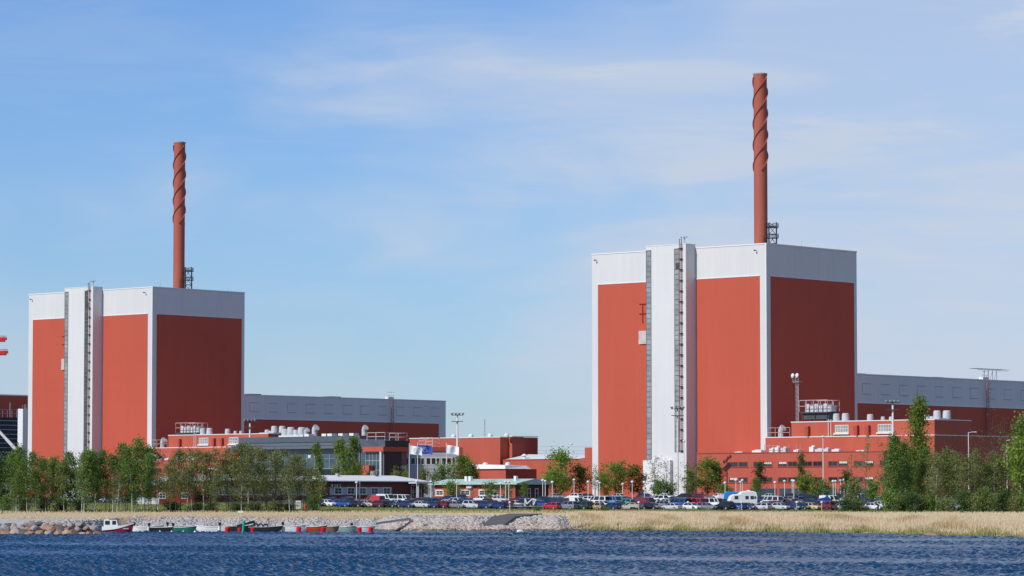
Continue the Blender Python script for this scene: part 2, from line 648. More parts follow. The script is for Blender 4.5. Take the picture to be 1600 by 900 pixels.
def railing(m, pts, h=1.1, r=0.05, step=1.5):
    for a, b in zip(pts[:-1], pts[1:]):
        a, b = Vector(a), Vector(b)
        nseg = max(1, int((b - a).length / step))
        for i in range(nseg + 1):
            p = a.lerp(b, i / nseg)
            m.tube(p, p + Vector((0, 0, h)), r, n=4)
        for q in (0.5, 1.0):
            m.tube(a + Vector((0, 0, h * q)), b + Vector((0, 0, h * q)), r, n=4)
    return m


def ventilator(parent, x, y, z, r, h):
    r, h = r * 0.9, h * 0.92
    m = MB().lathe([(r * 0.75, 0), (r * 0.75, h * 0.12), (r, h * 0.16), (r * 0.97, h * 0.55), (r * 0.9, h * 0.93), (r * 0.7, h)], 14, (x, y, z))
    return m.build('ventilator', mat('ventilator_white', (0.50, 0.51, 0.52), 0.55), parent, smooth=False)


def duct_horn(parent, x, y, z, s, dirx=-1):
    """curved exhaust duct bending over to one side along local y"""
    m = MB()
    pts = []
    for i in range(8):
        a = R(58) * i / 7
        pts.append(Vector((x, y + dirx * (s * 0.9) * (1 - math.cos(a)), z + s * 0.7 + s * 0.9 * math.sin(a))))
    m.tube((x, y, z), pts[0], s * 0.42, s * 0.42, 12)
    for i in range(7):
        m.tube(pts[i], pts[i + 1] + (pts[i + 1] - pts[i]) * 0.12, s * (0.42 + 0.02 * i), s * (0.44 + 0.02 * i), 12)
    return m.build('exhaust_duct', mat('duct_grey', (0.52, 0.53, 0.54), 0.5), parent)


# ------------------------------------------------------------------ the reactor complex (local x = away right, local y = away left)
BASE = 5.5
C0 = Vector((63.45, 845, BASE))
PLX, PLY, PLH = 38.2, 57.1, 63.7


def reactor(C, label):
    t = thing('reactor_building', label, 'power plant', C, RZ, 'the two reactor buildings')
    MB().box(0, PLX, 0, PLY, -4, PLH).build('wall', white_u, t)
    # the shaded face has its own sheet so that the ribs run the right way
    m = MB().box(0.0, PLX, -0.06, -0.003, -4, PLH)
    m.build('wall_sheet', white_v, t)
    coping(MB(), 0, PLX, -0.06, PLY, PLH, 0.3).build('roof_edge', trim_m, t)
    for y0, y1, z0 in ((2.0, 22.3, -4), (36.2, 55.0, -4)):
        MB().box(-0.09, -0.003, y0, y1, z0, PLH - 7.9).build('red_panel', red_u, t)
    MB().box(1.7, PLX - 1.3, -0.16, -0.063, -4, PLH - 8.0).build('red_panel', red_v, t)
    for y0, y1 in ((2.0, 22.3), (36.2, 55.0)):
        MB().box(-0.17, -0.003, y0 - 0.12, y1 + 0.12, PLH - 7.88, PLH - 7.72).build('panel_flashing', trim_m, t)
    m = MB()
    m.box(1.55, PLX - 1.15, -0.24, -0.064, PLH - 7.98, PLH - 7.82)
    m.build('panel_flashing', trim_m, t)
    # corner strip, a slightly different sheet
    m = MB().box(-0.14, 0.16, -0.14, 0.16, -4, PLH - 0.004)
    m.build('corner_strip', white_p, t)
    # stair tower
    tw = MB().box(-3.8, -0.003, 22.7, 35.7, -4, 64.6).build('stair_tower', white_u, t)
    MB().box(-3.8, -0.003, 22.62, 22.69, -4, 64.6).build('side_sheet', white_v, tw)
    coping(MB(), -3.8, 0, 22.62, 35.7, 64.603, 0.2, 0.08, 0.3).build('tower_roof_edge', trim_m, tw)
    MB().box(-4.9, -3.803, 27.1, 35.95, -4, 10.0).build('tower_base', white_p, tw)
    for y0, y1, zb in ((33.95, 35.62, 10.1), (24.75, 26.35, 12.0)):
        m = MB()
        m.box(-3.93, -3.803, y0, y0 + 0.1, zb, 63.6).box(-3.93, -3.803, y1 - 0.1, y1, zb, 63.6)
        nb = 40
        for i in range(nb + 1):
            z = zb + (63.4 - zb) * i / nb
            m.box(-3.92, -3.803, y0 + 0.1, y1 - 0.1, z, z + (0.24 if i % 5 == 0 else 0.15))
        g = m.build('glazing_strip', mat('mullion_grey', (0.16, 0.165, 0.17), 0.5), tw)
        MB().box(-3.86, -3.804, y0 + 0.05, y1 - 0.05, zb + 0.05, 63.5).build('pane', glass_g, g)
    MB().box(-3.95, -3.87, 24.6, 25.9, 58.3, 60.0).build('louvre', dgrey_m, tw)
    m = MB()
    for yy in (23.75, 24.45):
        m.tube((-4.15, yy, 12), (-4.15, yy, 66.0), 0.08, n=4)
    for i in range(120):
        z = 12.3 + i * 0.45
        m.tube((-4.15, 23.75, z), (-4.15, 24.45, z), 0.045, n=4)
        if i % 6 == 0:
            m.box(-4.55, -3.81, 23.6, 24.6, z, z + 0.1)
    m.build('ladder', mat('ladder_dark_red', (0.15, 0.02, 0.028), 0.5), tw)
    m = MB().tube((-2.2, 24.3, 64.6), (-2.2, 24.3, 66.6), 0.1, n=5)
    for a in (-0.9, 0, 0.9):
        m.tube((-2.2, 24.3, 65.9), (-2.5, 24.3 + a, 66.5), 0.06, n=4)
        m.lathe([(0.15, 0), (0.28, 0.15), (0.1, 0.4)], 8, (-2.5, 24.3 + a, 66.4))
    m.build('roof_floodlights', grey_m, tw)
    # hatch with frame above, left of the tower
    MB().box(-0.45, -0.093, 36.3, 41.0, 39.9, 43.3).build('hatch', mat('hatch_panel', (0.52, 0.46, 0.43), 0.7, 0.25, 0.5), t)
    m = MB()
    for yy in (36.6, 38.2, 39.8):
        m.box(-0.35, -0.093, yy - 0.08, yy + 0.08, 45.3, 50.2)
    for z in (47.7, 50.2):
        m.box(-0.36, -0.092, 36.3, 41.0, z, z + 0.16)
    m.build('hatch_frame', red_steel, t)
    # small corner lights under the coping and whip aerials on the roof
    for yy in (3.0, 55.5):
        m = MB()
        m.tube((-0.1, yy, PLH - 1.4), (-0.7, yy, PLH - 1.4), 0.08, n=5)
        m.box(-0.95, -0.6, yy - 0.2, yy + 0.2, PLH - 1.6, PLH - 1.3)
        m.build('corner_light', dgrey_m, t)
    for (x, y, h) in ((6, 3.2, 3.2), (20, 4, 2.4), (9, 30, 2.0), (33, 2, 1.6)):
        MB().tube((x, y, PLH), (x, y, PLH + h), 0.07, 0.03, 5).build('aerial', grey_m, t)
    return t


def chimney(C, label):
    P = C + Vv * 41.5 + Uv * 33.5
    t = thing('chimney', label, 'chimney', P, RZ, 'the two ventilation stacks')
    H, r = 113.2, 1.80
    MB().lathe([(r, 10), (r, 40), (r, 66), (r, 78), (r * 0.995, 90), (r * 0.99, H - 0.6), (r * 0.99, H)], 40).build('shaft', stack_m, t, smooth=True)
    for f in (0,):
        pass
    sh = t.children[0]
    sh.data.polygons.foreach_set('use_smooth', [len(p.vertices) == 4 for p in sh.data.polygons])
    MB().lathe([(r * 1.0, H - 0.5), (r * 1.06, H - 0.35), (r * 1.06, H + 0.05), (r * 0.8, H + 0.06)], 30).build('rim', mat('rim_grey', (0.33, 0.22, 0.2), 0.6), t)
    for i in range(10):
        a = 2 * math.pi * i / 10
        MB().tube((1.7 * math.cos(a), 1.7 * math.sin(a), H), (1.7 * math.cos(a), 1.7 * math.sin(a), H + 0.35), 0.12, n=5).build('warning_light', white_p, t)
    pitch, z0, z1 = 17.0, H - 26.0, H - 1.0
    for k in range(3):
        n = 64
        vs, fs = [], []
        for i in range(n + 1):
            z = z0 + (z1 - z0) * i / n
            a = 2 * math.pi * ((z - z0) / pitch + k / 3) + 0.55 - RZ
            ca, sa = math.cos(a), math.sin(a)
            for (rr, dz) in ((r * 0.97, -0.07), (r + 0.31, -0.07), (r + 0.31, 0.07), (r * 0.97, 0.07)):
                vs.append((rr * ca, rr * sa, z + dz))
        for i in range(n):
            o, q = i * 4, (i + 1) * 4
            for j in range(4):
                fs.append((o + j, o + (j + 1) % 4, q + (j + 1) % 4, q + j))
        fs += [(0, 1, 2, 3), (n * 4 + 3, n * 4 + 2, n * 4 + 1, n * 4)]
        MB().add(vs, fs).build('strake', stack_m, t)
    # service frame beside the foot of the shaft
    m = MB()
    d = (Vector((1, -0.15, 0))).normalized()
    rot = Matrix.Rotation(-RZ, 3, 'Z')
    c = Vector((3.1, -0.6, 0))
    zb = 60.0
    hts = (3.0, 5.4, 7.8, 10.2, 12.4)
    cor = [Vector((-1, -1, 0)), Vector((1, -1, 0)), Vector((1, 1, 0)), Vector((-1, 1, 0))]
    for q in cor:
        p = rot @ (c + q)
        m.tube((p.x, p.y, zb), (p.x, p.y, zb + 13.4), 0.12, n=4)
    for h in hts:
        for i in range(4):
            a, b2 = rot @ (c + cor[i]), rot @ (c + cor[(i + 1) % 4])
            m.tube((a.x, a.y, zb + h), (b2.x, b2.y, zb + h), 0.1, n=4)
            m.tube((a.x, a.y, zb + h), (b2.x, b2.y, zb + min(13.4, h + 2.4)), 0.08, n=4)
    for h in (9.2, 12.0):
        cc = [rot @ (c + q * 1.45) for q in cor]
        m.add([(p.x, p.y, zb + h) for p in cc] + [(p.x, p.y, zb + h + 0.15) for p in cc], [(0, 1, 2, 3), (4, 5, 6, 7), (0, 1, 5, 4), (1, 2, 6, 5), (2, 3, 7, 6), (3, 0, 4, 7)])
        railing(m, [(p.x, p.y, zb + h + 0.1) for p in cc + cc[:1]], 1.0, 0.04, 1.2)
    m.build('service_frame', dgrey_m, t)
    m = MB()
    m.tube((-1.2, -1.6, 64), (-1.2, -1.6, 70), 0.06, n=4)
    m.build('conduit', dgrey_m, t)
    return t


HALX0, HALX1, HALH = 38.25, 130.0, 32.2


def hall(C, label, ladder_x):
    t = thing('turbine_hall', label, 'industrial building', C + Vv * HALX0, RZ, 'the two turbine halls')
    Lx = HALX1 - HALX0
    MB().box(0, Lx, 0.3, 56, -4, HALH).build('wall', white_v, t)
    MB().box(0.0, Lx - 3.4, 0.2, 0.297, -4, HALH - 7.4).build('red_panel', red_v, t)
    MB().box(0.0, Lx - 3.2, 0.12, 0.298, HALH - 7.38, HALH - 7.2).build('panel_flashing', trim_m, t)
    coping(MB(), 0, Lx, 0.3, 56, HALH, 0.25).build('roof_edge', trim_m, t)
    for i in range(11):
        x = 2.6 + i * 8.2
        m = MB()
        k = 0.13
        m.box(x + 0.05, x + 3.85, 0.26, 0.298, HALH - 5.0, HALH - 2.25)
        m.k = 1
        m.box(x, x + 3.9, 0.22, 0.297, HALH - 2.36, HALH - 2.2).box(x, x + 3.9, 0.22, 0.297, HALH - 5.05, HALH - 4.9)
        if i % 3 != 1:
            m.box(x, x + 0.06, 0.24, 0.297, HALH - 4.9, HALH - 2.36)
        m.build('vent_panel', [white_v, mat('vent_grey', (0.33, 0.34, 0.36), 0.6)], t)
    m = MB()
    lx = ladder_x - HALX0
    for xx in (lx - 0.45, lx + 0.45):
        m.tube((xx, -0.35, 5), (xx, -0.35, HALH + 0.8), 0.1, n=4)
    for i in range(44):
        z = 6 + i * 0.6
        m.tube((lx - 0.45, -0.35, z), (lx + 0.45, -0.35, z), 0.05, n=4)
        if i % 2 == 0:
            m.box(lx - 0.6, lx + 0.6, -0.95, -0.85, z, z + 0.1)
            m.tube((lx - 0.6, -0.9, z), (lx - 0.45, -0.35, z), 0.04, n=4)
            m.tube((lx + 0.6, -0.9, z), (lx + 0.45, -0.35, z), 0.04, n=4)
    m.build('ladder', mat('faded_red_steel', (0.34, 0.16, 0.15), 0.5), t)
    m = MB()
    railing(m, [(lx - 1.5, 0.6, HALH + 0.25), (lx + 1.5, 0.6, HALH + 0.25)], 2.2, 0.05, 1.0)
    m.box(lx - 1.4, lx + 1.2, 0.2, 1.6, HALH + 0.25, HALH + 0.9)
    m.build('roof_landing', white_p, t)
    for x in (10.5, 46):
        m = MB().box(x, x + 4.5, 8, 14, HALH, HALH + 0.8)
        m.build('rooflight', slate_d, t)
    return t


def annex(C, label):
    t = thing('annex_building', label, 'industrial building', C, RZ, 'the two red annex buildings')
    # low three-storey block
    lo = MB().box(-14, -0.2, -45.5, 11.1, -4, 11.3).build('office_wing', red_wall, t)
    coping(MB(), -14, -0.3, -45.5, 11.1, 11.3, 0.22, 0.1, 0.4).build('wing_roof_edge', dkred_wall, lo)
    for k in range(7):
        yc = 1.0 - k * 7.55
        for z0, z1 in ((8.0, 9.25), (4.2, 5.45)):
            for s in (0, 1):
                y1 = yc - s * 3.0
                win_x(t, -14.003, y1 - 2.8, y1, z0, z1, mat('window_frame_red', (0.32, 0.06, 0.045), 0.6), glass_d, 0.12, 1)
            MB().box(-14.12, -14.004, yc - 6.0, yc + 0.2, z0 - 0.2, z0 - 0.04).build('sill', mat('window_frame_red', (0.32, 0.06, 0.045)), t)
    for k in range(4):
        y1 = -5.5 - k * 9.0
        win_x(t, -14.003, y1 - 8.2, y1, 0.6, 2.7, dgrey_m, glass_b, 0.12, 7)
    # blind on a few panes
    for k, s, z in ((1, 1, 8.0), (2, 0, 8.0), (4, 1, 8.0), (5, 1, 8.0), (5, 1, 4.2), (0, 0, 4.2)):
        yc = 1.0 - k * 7.55 - s * 3.0
        MB().box(-14.06, -14.03, yc - 2.6, yc - 0.3, z + 0.65, z + 1.15).build('blind', mat('blind_cloth', (0.6, 0.58, 0.52), 0.8), t)
    # middle block
    md = MB().box(-1, 35, -51, -0.3, -4, 15.3).build('middle_block', red_wall, t)
    coping(MB(), -1, 35, -51, -0.3, 15.3, 0.2, 0.1, 0.4).build('block_roof_edge', trim_m, md)
    # penthouse
    up = MB().box(-0.5, 15, -50.7, -8.0, 15.303, 19.0).build('penthouse', red_wall, t)
    coping(MB(), -0.5, 15, -50.7, -8.0, 19.0, 0.22, 0.1, 0.4).build('penthouse_roof_edge', white_p, up)
    for y0, y1 in ((-25.4, -21.4), (-38.2, -34.2)):
        win_x(t, -0.503, y0, y1, 16.3, 18.2, white_p, glass_g, 0.14, 4, 1)
        MB().box(-0.9, -0.504, y0 - 0.3, y1 + 0.3, 15.9, 16.25).build('sill', white_p, t)
    for y0 in (-13.4, -28.2, -31.6):
        m = MB().box(-0.62, -0.503, y0, y0 + 1.3, 15.6, 17.9)
        m.build('door', mat('door_red', (0.36, 0.07, 0.05)), t)
        MB().box(-1.3, -0.5, y0 - 0.35, y0 - 0.1, 15.35, 18.0).build('door_fin', dkred_wall, t)
    m = MB()
    for yy in (-20.3, -19.5):
        m.tube((-0.75, yy, 15.4), (-0.75, yy, 19.6), 0.09, n=5)
    m.build('downpipe', white_p, t)
    # machinery platform on legs with railing
    m = MB().box(1.5, 6.5, -17.6, -9.0, 21.3, 21.6)
    for yy in (-17, -13.3, -9.6):
        for xx in (2, 6):
            m.tube((xx, yy, 19), (xx, yy, 21.3), 0.12, n=5)
    m.box(2.2, 6.0, -17.4, -9.8, 19.8, 21.28)  # dark box added to stand in for the shade under the platform
    m.build('machinery_platform', dgrey_m, t)
    railing(MB(), [(1.5, -9, 21.6), (1.5, -17.6, 21.6), (6.5, -17.6, 21.6), (6.5, -9, 21.6), (1.5, -9, 21.6)], 2.9, 0.09, 2.0).build('platform_railing', mat('railing_pink', (0.55, 0.40, 0.38), 0.5), t)
    for i in range(6):
        y = -10.2 - i * 1.35
        m = MB().box(2.5, 4.6, y - 1.05, y, 21.62, 21.62 + (1.6 if i % 2 else 2.0))
        m.box(2.42, 2.5, y - 0.95, y - 0.7, 21.8, 23.0)
        m.build('cooling_unit', mat('unit_grey', (0.55, 0.56, 0.57), 0.5), t)
    for x, y, r_, h in ((3, -19.2, 0.95, 2.3), (3.5, -21.6, 1.05, 2.35), (4.5, -28.3, 0.9, 2.0), (3, -33.2, 0.6, 1.25), (3, -35.6, 0.6, 1.2), (4.5, -45.0, 0.8, 1.5),
                        (4, -46.8, 0.6, 1.1), (4.5, -48.0, 1.05, 2.6), (6, -49.8, 1.15, 2.6)):
        ventilator(t, x, y, 19.0, r_, h)
    m = MB().box(2, 7, -50.3, -44.2, 19.02, 19.5)
    m.box(1.5, 5, -23, -18, 19.02, 19.35)
    m.build('roof_plinth', mat('plinth_grey', (0.45, 0.45, 0.45), 0.6), t)
    duct_horn(t, 1.6, -3.2, 15.35, 1.7, -1)
    duct_horn(t, 3.0, -16.9, 19.0, 0.8, 1)
    railing(MB(), [(-0.6, -0.8, 15.4), (-0.6, -7.6, 15.4)], 2.4, 0.07, 1.7).build('roof_railing', mat('railing_pink', (0.55, 0.40, 0.38)), t)
    # plant on the low roof
    for x, y, sx, sy, h in ((-8, -1.5, 2, 2.8, 1.0), (-6, -5.2, 2.0, 1.2, 1.5), (-6, -7.0, 1.5, 1.2, 1.9), (-6, -8.8, 2.0, 1.5, 1.7), (-7, -13.5, 1.6, 1.4, 1.0),
                            (-6, -17.5, 1.8, 1.3, 1.9), (-7, -20, 2.0, 2.2, 1.2), (-7, -22.6, 1.6, 1.4, 1.3), (-7, -25, 2, 2.2, 1.0), (-8, 4, 2, 2.4, 0.6), (-8, -33, 1.5, 2.5, 0.6)):
        m = MB().box(x, x + sx, y - sy, y, 11.32, 11.32 + h * 0.8)
        m.lathe([(0.38 * sy, 0), (0.38 * sy, h * 0.15), (0.2 * sy, h * 0.2)], 10, (x + sx / 2, y - sy / 2, 11.32 + h * 0.8))
        m.build('roof_unit', white_p if int(y) % 2 else mat('unit_grey', (0.55, 0.56, 0.57)), t)
    m = MB()
    for y in (-5, -6.4, -7.8, -9.2, -12.5, -14.8, -16):
        m.tube((-7.5, y, 11.3), (-7.5, y, 13.6), 0.06, n=4)
    m.tube((-7.5, -5, 13.2), (-7.5, -9.2, 13.2), 0.05, n=4)
    m.build('roof_pipes', grey_m, t)
    # lattice light mast on the penthouse edge
    m = MB()
    bx, by = 1.0, -8.4
    for dx, dy in ((0, 0), (0.7, 0), (0, -0.7)):
        m.tube((bx + dx, by + dy, 19), (bx + dx, by + dy, 29.2), 0.08, n=4)
    for i in range(9):
        z = 19.5 + i * 1.1
        m.tube((bx, by, z), (bx + 0.7, by, z + 1.0), 0.04, n=4)
        m.tube((bx, by - 0.7, z), (bx, by, z + 1.0), 0.04, n=4)
    m.box(bx - 0.6, bx + 1, by - 1.2, by + 0.6, 29.0, 29.15)
    railing(m, [(bx - 0.6, by + 0.6, 29.1), (bx - 0.6, by - 1.2, 29.1)], 0.9, 0.04, 0.9)
    mm = m.build('light_mast', grey_m, t)
    for dy in (0.45, -0.9):
        MB().lathe([(0.1, 0), (0.55, 0.05), (0.6, 0.35), (0.2, 0.6)], 14).build('floodlight', white_p, mm)
        o = mm.children[-1]
        o.rotation_euler = (0, R(-80), R(-20))
        o.location = (bx - 0.5, by + dy, 30.6)
    return t


SHIFT = Vector((-171.6, 173.6, 0))
CL = C0 + SHIFT
reactor(C0, 'red and white reactor building on the right, nearer and taller in view')
chimney(C0, 'red chimney with spiral fins above the right, nearer reactor building')
hall(C0, 'long turbine hall running out of frame behind the right reactor building', 97.6)
annex(C0, 'low red annex with window rows in front of the right reactor')
ch0 = [o for o in S.objects if o.parent is None and o.name in ('reactor_building', 'chimney', 'annex_building')]
for o in ch0:
    c = copy_tree(o)
    c.location = o.location + SHIFT
    c['label'] = {'reactor_building': 'red and white reactor building on the left, farther and smaller in view',
                  'chimney': 'red chimney with spiral fins above the left, farther reactor building',
                  'annex_building': 'red annex with rooftop ventilators half hidden beside the dark slate office'}[o.name]
for c in [o for o in S.objects if o.name.startswith('reactor_building') and o.location.x < 0]:
    for st_ in [q for q in c.children_recursive if q.name.startswith('glazing_strip')][1:2]:
        for q in st_.children:
            q.material_slots[0].link = 'OBJECT'
            q.material_slots[0].material = glass('dark_green_glazing', (0.06, 0.085, 0.075), 0.2)
for c in [o for o in S.objects if o.name.startswith('annex_building') and o.location.x < 0]:
    for q in list(c.children):
        if q.name.startswith('light_mast'):
            for qq in list(q.children_recursive):
                bpy.data.objects.remove(qq)
            bpy.data.objects.remove(q)
        elif q.name.split('.')[0] in ('machinery_platform', 'platform_railing', 'cooling_unit'):
            q.location.z -= 1.7
hall(CL, 'grey topped turbine hall ending in mid picture behind the left reactor', 104.0)

# aerial frame on the right hall roof
P = C0 + Vv * 108 + Vector((0, 0, HALH))
t = thing('aerial_frame', 'flat wire aerial frame on legs above the right turbine hall roof', 'aerial', P + Uv * 6, RZ)
m = MB()
for x in (-2.5, -0.5, 1.5, 3.5):
    m.tube((x, 0, 0), (x, 0, 3.2), 0.06, n=4)
    m.tube((x - 1.5, 0, 0), (x, 0, 3.1), 0.04, n=4)
m.build('legs', dgrey_m, t)
m = MB()
for y in (-1.2, 1.2):
    m.tube((-7.5, y, 3.3 + 0.15 * y), (7.5, y, 3.3 + 0.15 * y), 0.06, n=4)
for i in range(9):
    m.tube((-7.5 + i * 1.87, -1.6, 3.5), (-7.5 + i * 1.87, 1.6, 3.5), 0.05, n=4)
m.build('wire_grid', dgrey_m, t)

# ------------------------------------------------------------------ distant site at the far left
Yf = 1130
t = thing('site_building', 'dark red building under construction at the left edge of the picture', 'building', at(10, 720, Yf) * 1.0, RZ)
t.location = (gx(-30, Yf), Yf, BASE)
z1, z2 = zz(617, Yf) - BASE, zz(652, Yf) - BASE
MB().box(-14, 40, 0, 50, -4, z1).build('wall', red_v, t)
coping(MB(), -14, 40, 0, 50, z1, 0.4).build('roof_edge', trim_m, t)
m = MB().box(-14, 16, -6, -0.01, -4, z2)
lb = m.build('scaffold_block', slate_d, t)
m = MB()
for i in range(16):
    z = z2 - 1.2 - i * 1.5
    m.box(-14, 16.1, -6.12, -6.005, z, z + 0.18)
m.build('scaffold_boards', grey_m, lb)
m = MB()
railing(m, [(-14, -6, z2), (16, -6, z2)], 2.6, 0.07, 2.0)
for x in (-2, 3, 8, 12, 14.5):
    m.tube((x, -5, z2), (x, -5, z2 + rnd.uniform(3, 6)), 0.12, n=4)
m.build('scaffold_poles', grey_m, lb)
t = thing('service_tower', 'narrow white service tower standing close beside the left reactor building', 'tower', (gx(34, 1062), 1062, BASE), RZ)
m = MB().box(-0.9, 0.9, -1.2, 1.2, -4, zz(639, 1062) - BASE)
m.build('shell', white_p, t, smooth=False)
m = MB()
railing(m, [(-0.8, -0.8, zz(639, 1062) - BASE), (0.8, -0.8, zz(639, 1062) - BASE)], 1.2, 0.05, 0.8)
m.build('top_railing', grey_m, t)

# mobile crane boom
a, bb = at(-14, 660, 1000), at(34, 712, 1000)
t = thing('mobile_crane', 'white mobile crane boom leaning at the far left edge', 'crane', (bb.x + 3, 1000, BASE))
m = MB()
o0 = Vector(t.location)
m.tube(Vector((bb.x + 2, 1000, BASE + 2.5)) - o0, bb - o0, 0.75, 0.7, 4)
m.tube(bb - o0, a.lerp(bb, 0.5) - o0, 0.62, 0.55, 4)
m.tube(a.lerp(bb, 0.5) - o0, a - o0, 0.5, 0.42, 4)
m.build('boom', white_p, t)
MB().box(-3, 3, -1.3, 1.3, 0.6, 2.6).box(1.2, 3, -1.2, 1.2, 2.6, 3.6).build('carrier', crane_red, t)
for x in (-2.1, -0.7, 1.0, 2.3):
    for y in (-1.3, 1.3):
        MB().tube((x, y - 0.2, 0.55), (x, y + 0.2, 0.55), 0.55, n=12).build('wheel', tyre_m, t)
# tower cranes: masts stand outside the frame, the counter jibs reach in
for (py, tip, lab, Y) in ((531, 10.5, 'red tower crane jib end entering the frame at left, upper one', 1180), (552, 12.5, 'red tower crane jib end entering the frame at left, lower one', 1160)):
    p = at(tip, py, Y)
    t = thing('tower_crane', lab, 'crane', (p.x - 26, Y, BASE), 0, 'red tower cranes at the left edge')
    h = p.z - BASE
    m = MB()
    for dx in (-0.9, 0.9):
        for dy in (-0.9, 0.9):
            m.tube((dx, dy, 0), (dx, dy, h + 6), 0.14, n=4)
    for i in range(int(h / 2)):
        m.tube((-0.9, -0.9, i * 2), (0.9, -0.9, i * 2 + 2), 0.07, n=4)
        m.tube((-0.9, 0.9, i * 2), (-0.9, -0.9, i * 2 + 2), 0.07, n=4)
    m.build('mast', crane_red, t)
    m = MB()
    for q in ((-0.8, 0), (0.8, 0), (0, 1.3)):
        m.tube((-30, q[0], h + q[1]), (26, q[0], h + q[1]), 0.14, n=4)
    for i in range(28):
        m.tube((-30 + i * 2, -0.8, h), (-29 + i * 2, 0, h + 1.3), 0.07, n=4)
        m.tube((-29 + i * 2, 0, h + 1.3), (-28 + i * 2, -0.8, h), 0.07, n=4)
    m.build('jib', crane_red, t)
    m = MB().box(19, 25.4, -0.9, 0.9, h - 0.7, h + 0.5)
    m.box(23.2, 26, -0.7, 0.7, h - 0.1, h + 0.9)
    m.build('counterweight', crane_red, t, bevel=0.12)
    MB().box(-0.9, 0.9, -2.4, -0.95, h - 2.6, h - 0.2).build('cab', white_p, t)

# ------------------------------------------------------------------ buildings between the reactors
def ubuild(name, label, cat, px, Y, base=None):
    x = gx(px, Y)
    return thing(name, label, cat, (x, Y, GZ(x, Y) if base is None else base), RZ)


# tall red service block
t = ubuild('service_block', 'plain red service block with a stepped corner behind the flagpoles', 'industrial building', 781.5, 905)
P = t.location.copy()
h = zz(683.5, 905) - P.z
yl = along(P, Uv, 640)
MB().box(0, 9, 0, yl, -4, h).build('wall', red_wall, t)
s1 = along(P, Vv, 794)
P2 = P + Vv * s1
y2 = along(P2, Uv, 800)
s2_ = along(P2 + Uv * y2, Vv, 840)
m = MB().box(s1, s1 + s2_, y2, -0.003, -4, h + 0.1)
m.build('corner_bay', red_wall, t)
P3 = P2 + Uv * y2
s2 = along(P3, Vv, 840)
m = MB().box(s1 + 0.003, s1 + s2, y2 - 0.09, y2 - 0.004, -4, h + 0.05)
m.build('painted_shade_sheet', dkred_wall, t)  # darker red puts the shade of this face into its colour
m = MB()
coping(m, 0, 9, 0, yl, h + 0.003, 0.22)
coping(m, s1, s1 + s2, y2 - 0.09, -0.003, h + 0.24, 0.22)
m.build('roof_edge', trim_m, t)
for px in (703, 730, 760, 786):
    s = along(P, Uv, px)
    MB().lathe([(0.7, 0), (0.7, 0.5), (0.4, 0.9)], 12, (1.5, s, h + 0.2)).build('roof_vent', white_p, t)
# scaffold stair at its left end
t = ubuild('stair_frame', 'open steel stair frame beside the red service block roof', 'stair', 655, 882)
h0, h1 = zz(705, 882) - t.location.z, zz(684, 882) - t.location.z
m = MB()
for x in (0, 2.5):
    for y in (0, 2.4, 4.8):
        m.tube((x, -y, 0), (x, -y, h1), 0.1, n=4)
for i in range(5):
    z = h0 + (h1 - h0) * i / 4
    for x in (0, 2.5):
        m.tube((x, 0, z), (x, -4.8, z), 0.07, n=4)
    for y in (0, 2.4, 4.8):
        m.tube((0, -y, z), (2.5, -y, z), 0.07, n=4)
    if i < 4:
        m.tube((0, 0, z), (0, -4.8, z + (h1 - h0) / 4), 0.06, n=4)
m.build('frame', mat('railing_pink', (0.55, 0.40, 0.38)), t)

# low linking wall beside the right reactor
P = C0 + Uv * (PLY + 0.05)
t = thing('linking_block', 'low red linking block with pale roof left of the right reactor', 'industrial building', P, RZ)
L1 = along(P, Uv, 786)
hL = zz(717.5, 895) - BASE
MB().box(0, 14, 0, L1, -4, hL).build('wall', red_wall, t)
st = along(P, Uv, 914)
MB().box(-0.05, 9, 0, st, hL + 0.003, zz(699.5, 888) - BASE).build('raised_bay', red_wall, t)
ya, yb = along(P, Uv, 905), along(P, Uv, 790)
m = MB().add([(-0.3, ya, hL + 0.01), (-0.3, yb, hL + 0.01), (9, yb, hL + 1.5), (9, ya, hL + 0.9), (9, ya, hL), (9, yb, hL)], [(0, 3, 2, 1), (0, 1, 5, 4), (4, 5, 2, 3), (0, 4, 3), (1, 2, 5)])
m.build('roof', roof_w, t)
for px in (816, 862):
    s = along(P, Uv, px)
    MB().lathe([(0.5, 0), (0.5, 0.7), (0.9, 0.8), (0.3, 1.3)], 12, (0.8, s, hL + 0.15)).build('roof_vent', white_p, t)

# front low block
t = ubuild('pump_house', 'low red block with pale roof between flagpoles and linking wall', 'industrial building', 790, 865)
P = t.location.copy()
h = zz(732.5, 865) - P.z
yl = along(P, Uv, 722)
xr = along(P, Vv, 838)
MB().box(0, xr, 0, yl, -4, h).build('wall', red_wall, t)
MB().box(0.003, xr, -0.09, -0.004, -4, h - 0.01).build('painted_shade_sheet', dkred_wall, t)  # shade of the right-hand face painted as a darker red sheet
m = MB().add([(-0.5, -0.4, h), (xr * 0.8, -0.4, h + 0.02), (xr, yl, h + 0.05), (-0.5, yl, h), (-0.2, 0.0, h + 0.9), (xr * 0.7, 0.4, h + 0.9), (xr * 0.8, yl, h + 1.3), (0.4, yl, h + 1.3)],
             [(0, 3, 2, 1), (4, 5, 6, 7), (0, 1, 5, 4), (1, 2, 6, 5), (2, 3, 7, 6), (3, 0, 4, 7)])
m.build('roof', roof_w, t)
for px in (750, 792):
    s = along(P, Uv, px)
    MB().lathe([(0.7, 0), (0.7, 0.6), (0.35, 0.9)], 12, (2, max(s, 1), h + 0.8)).build('roof_vent', white_p, t)

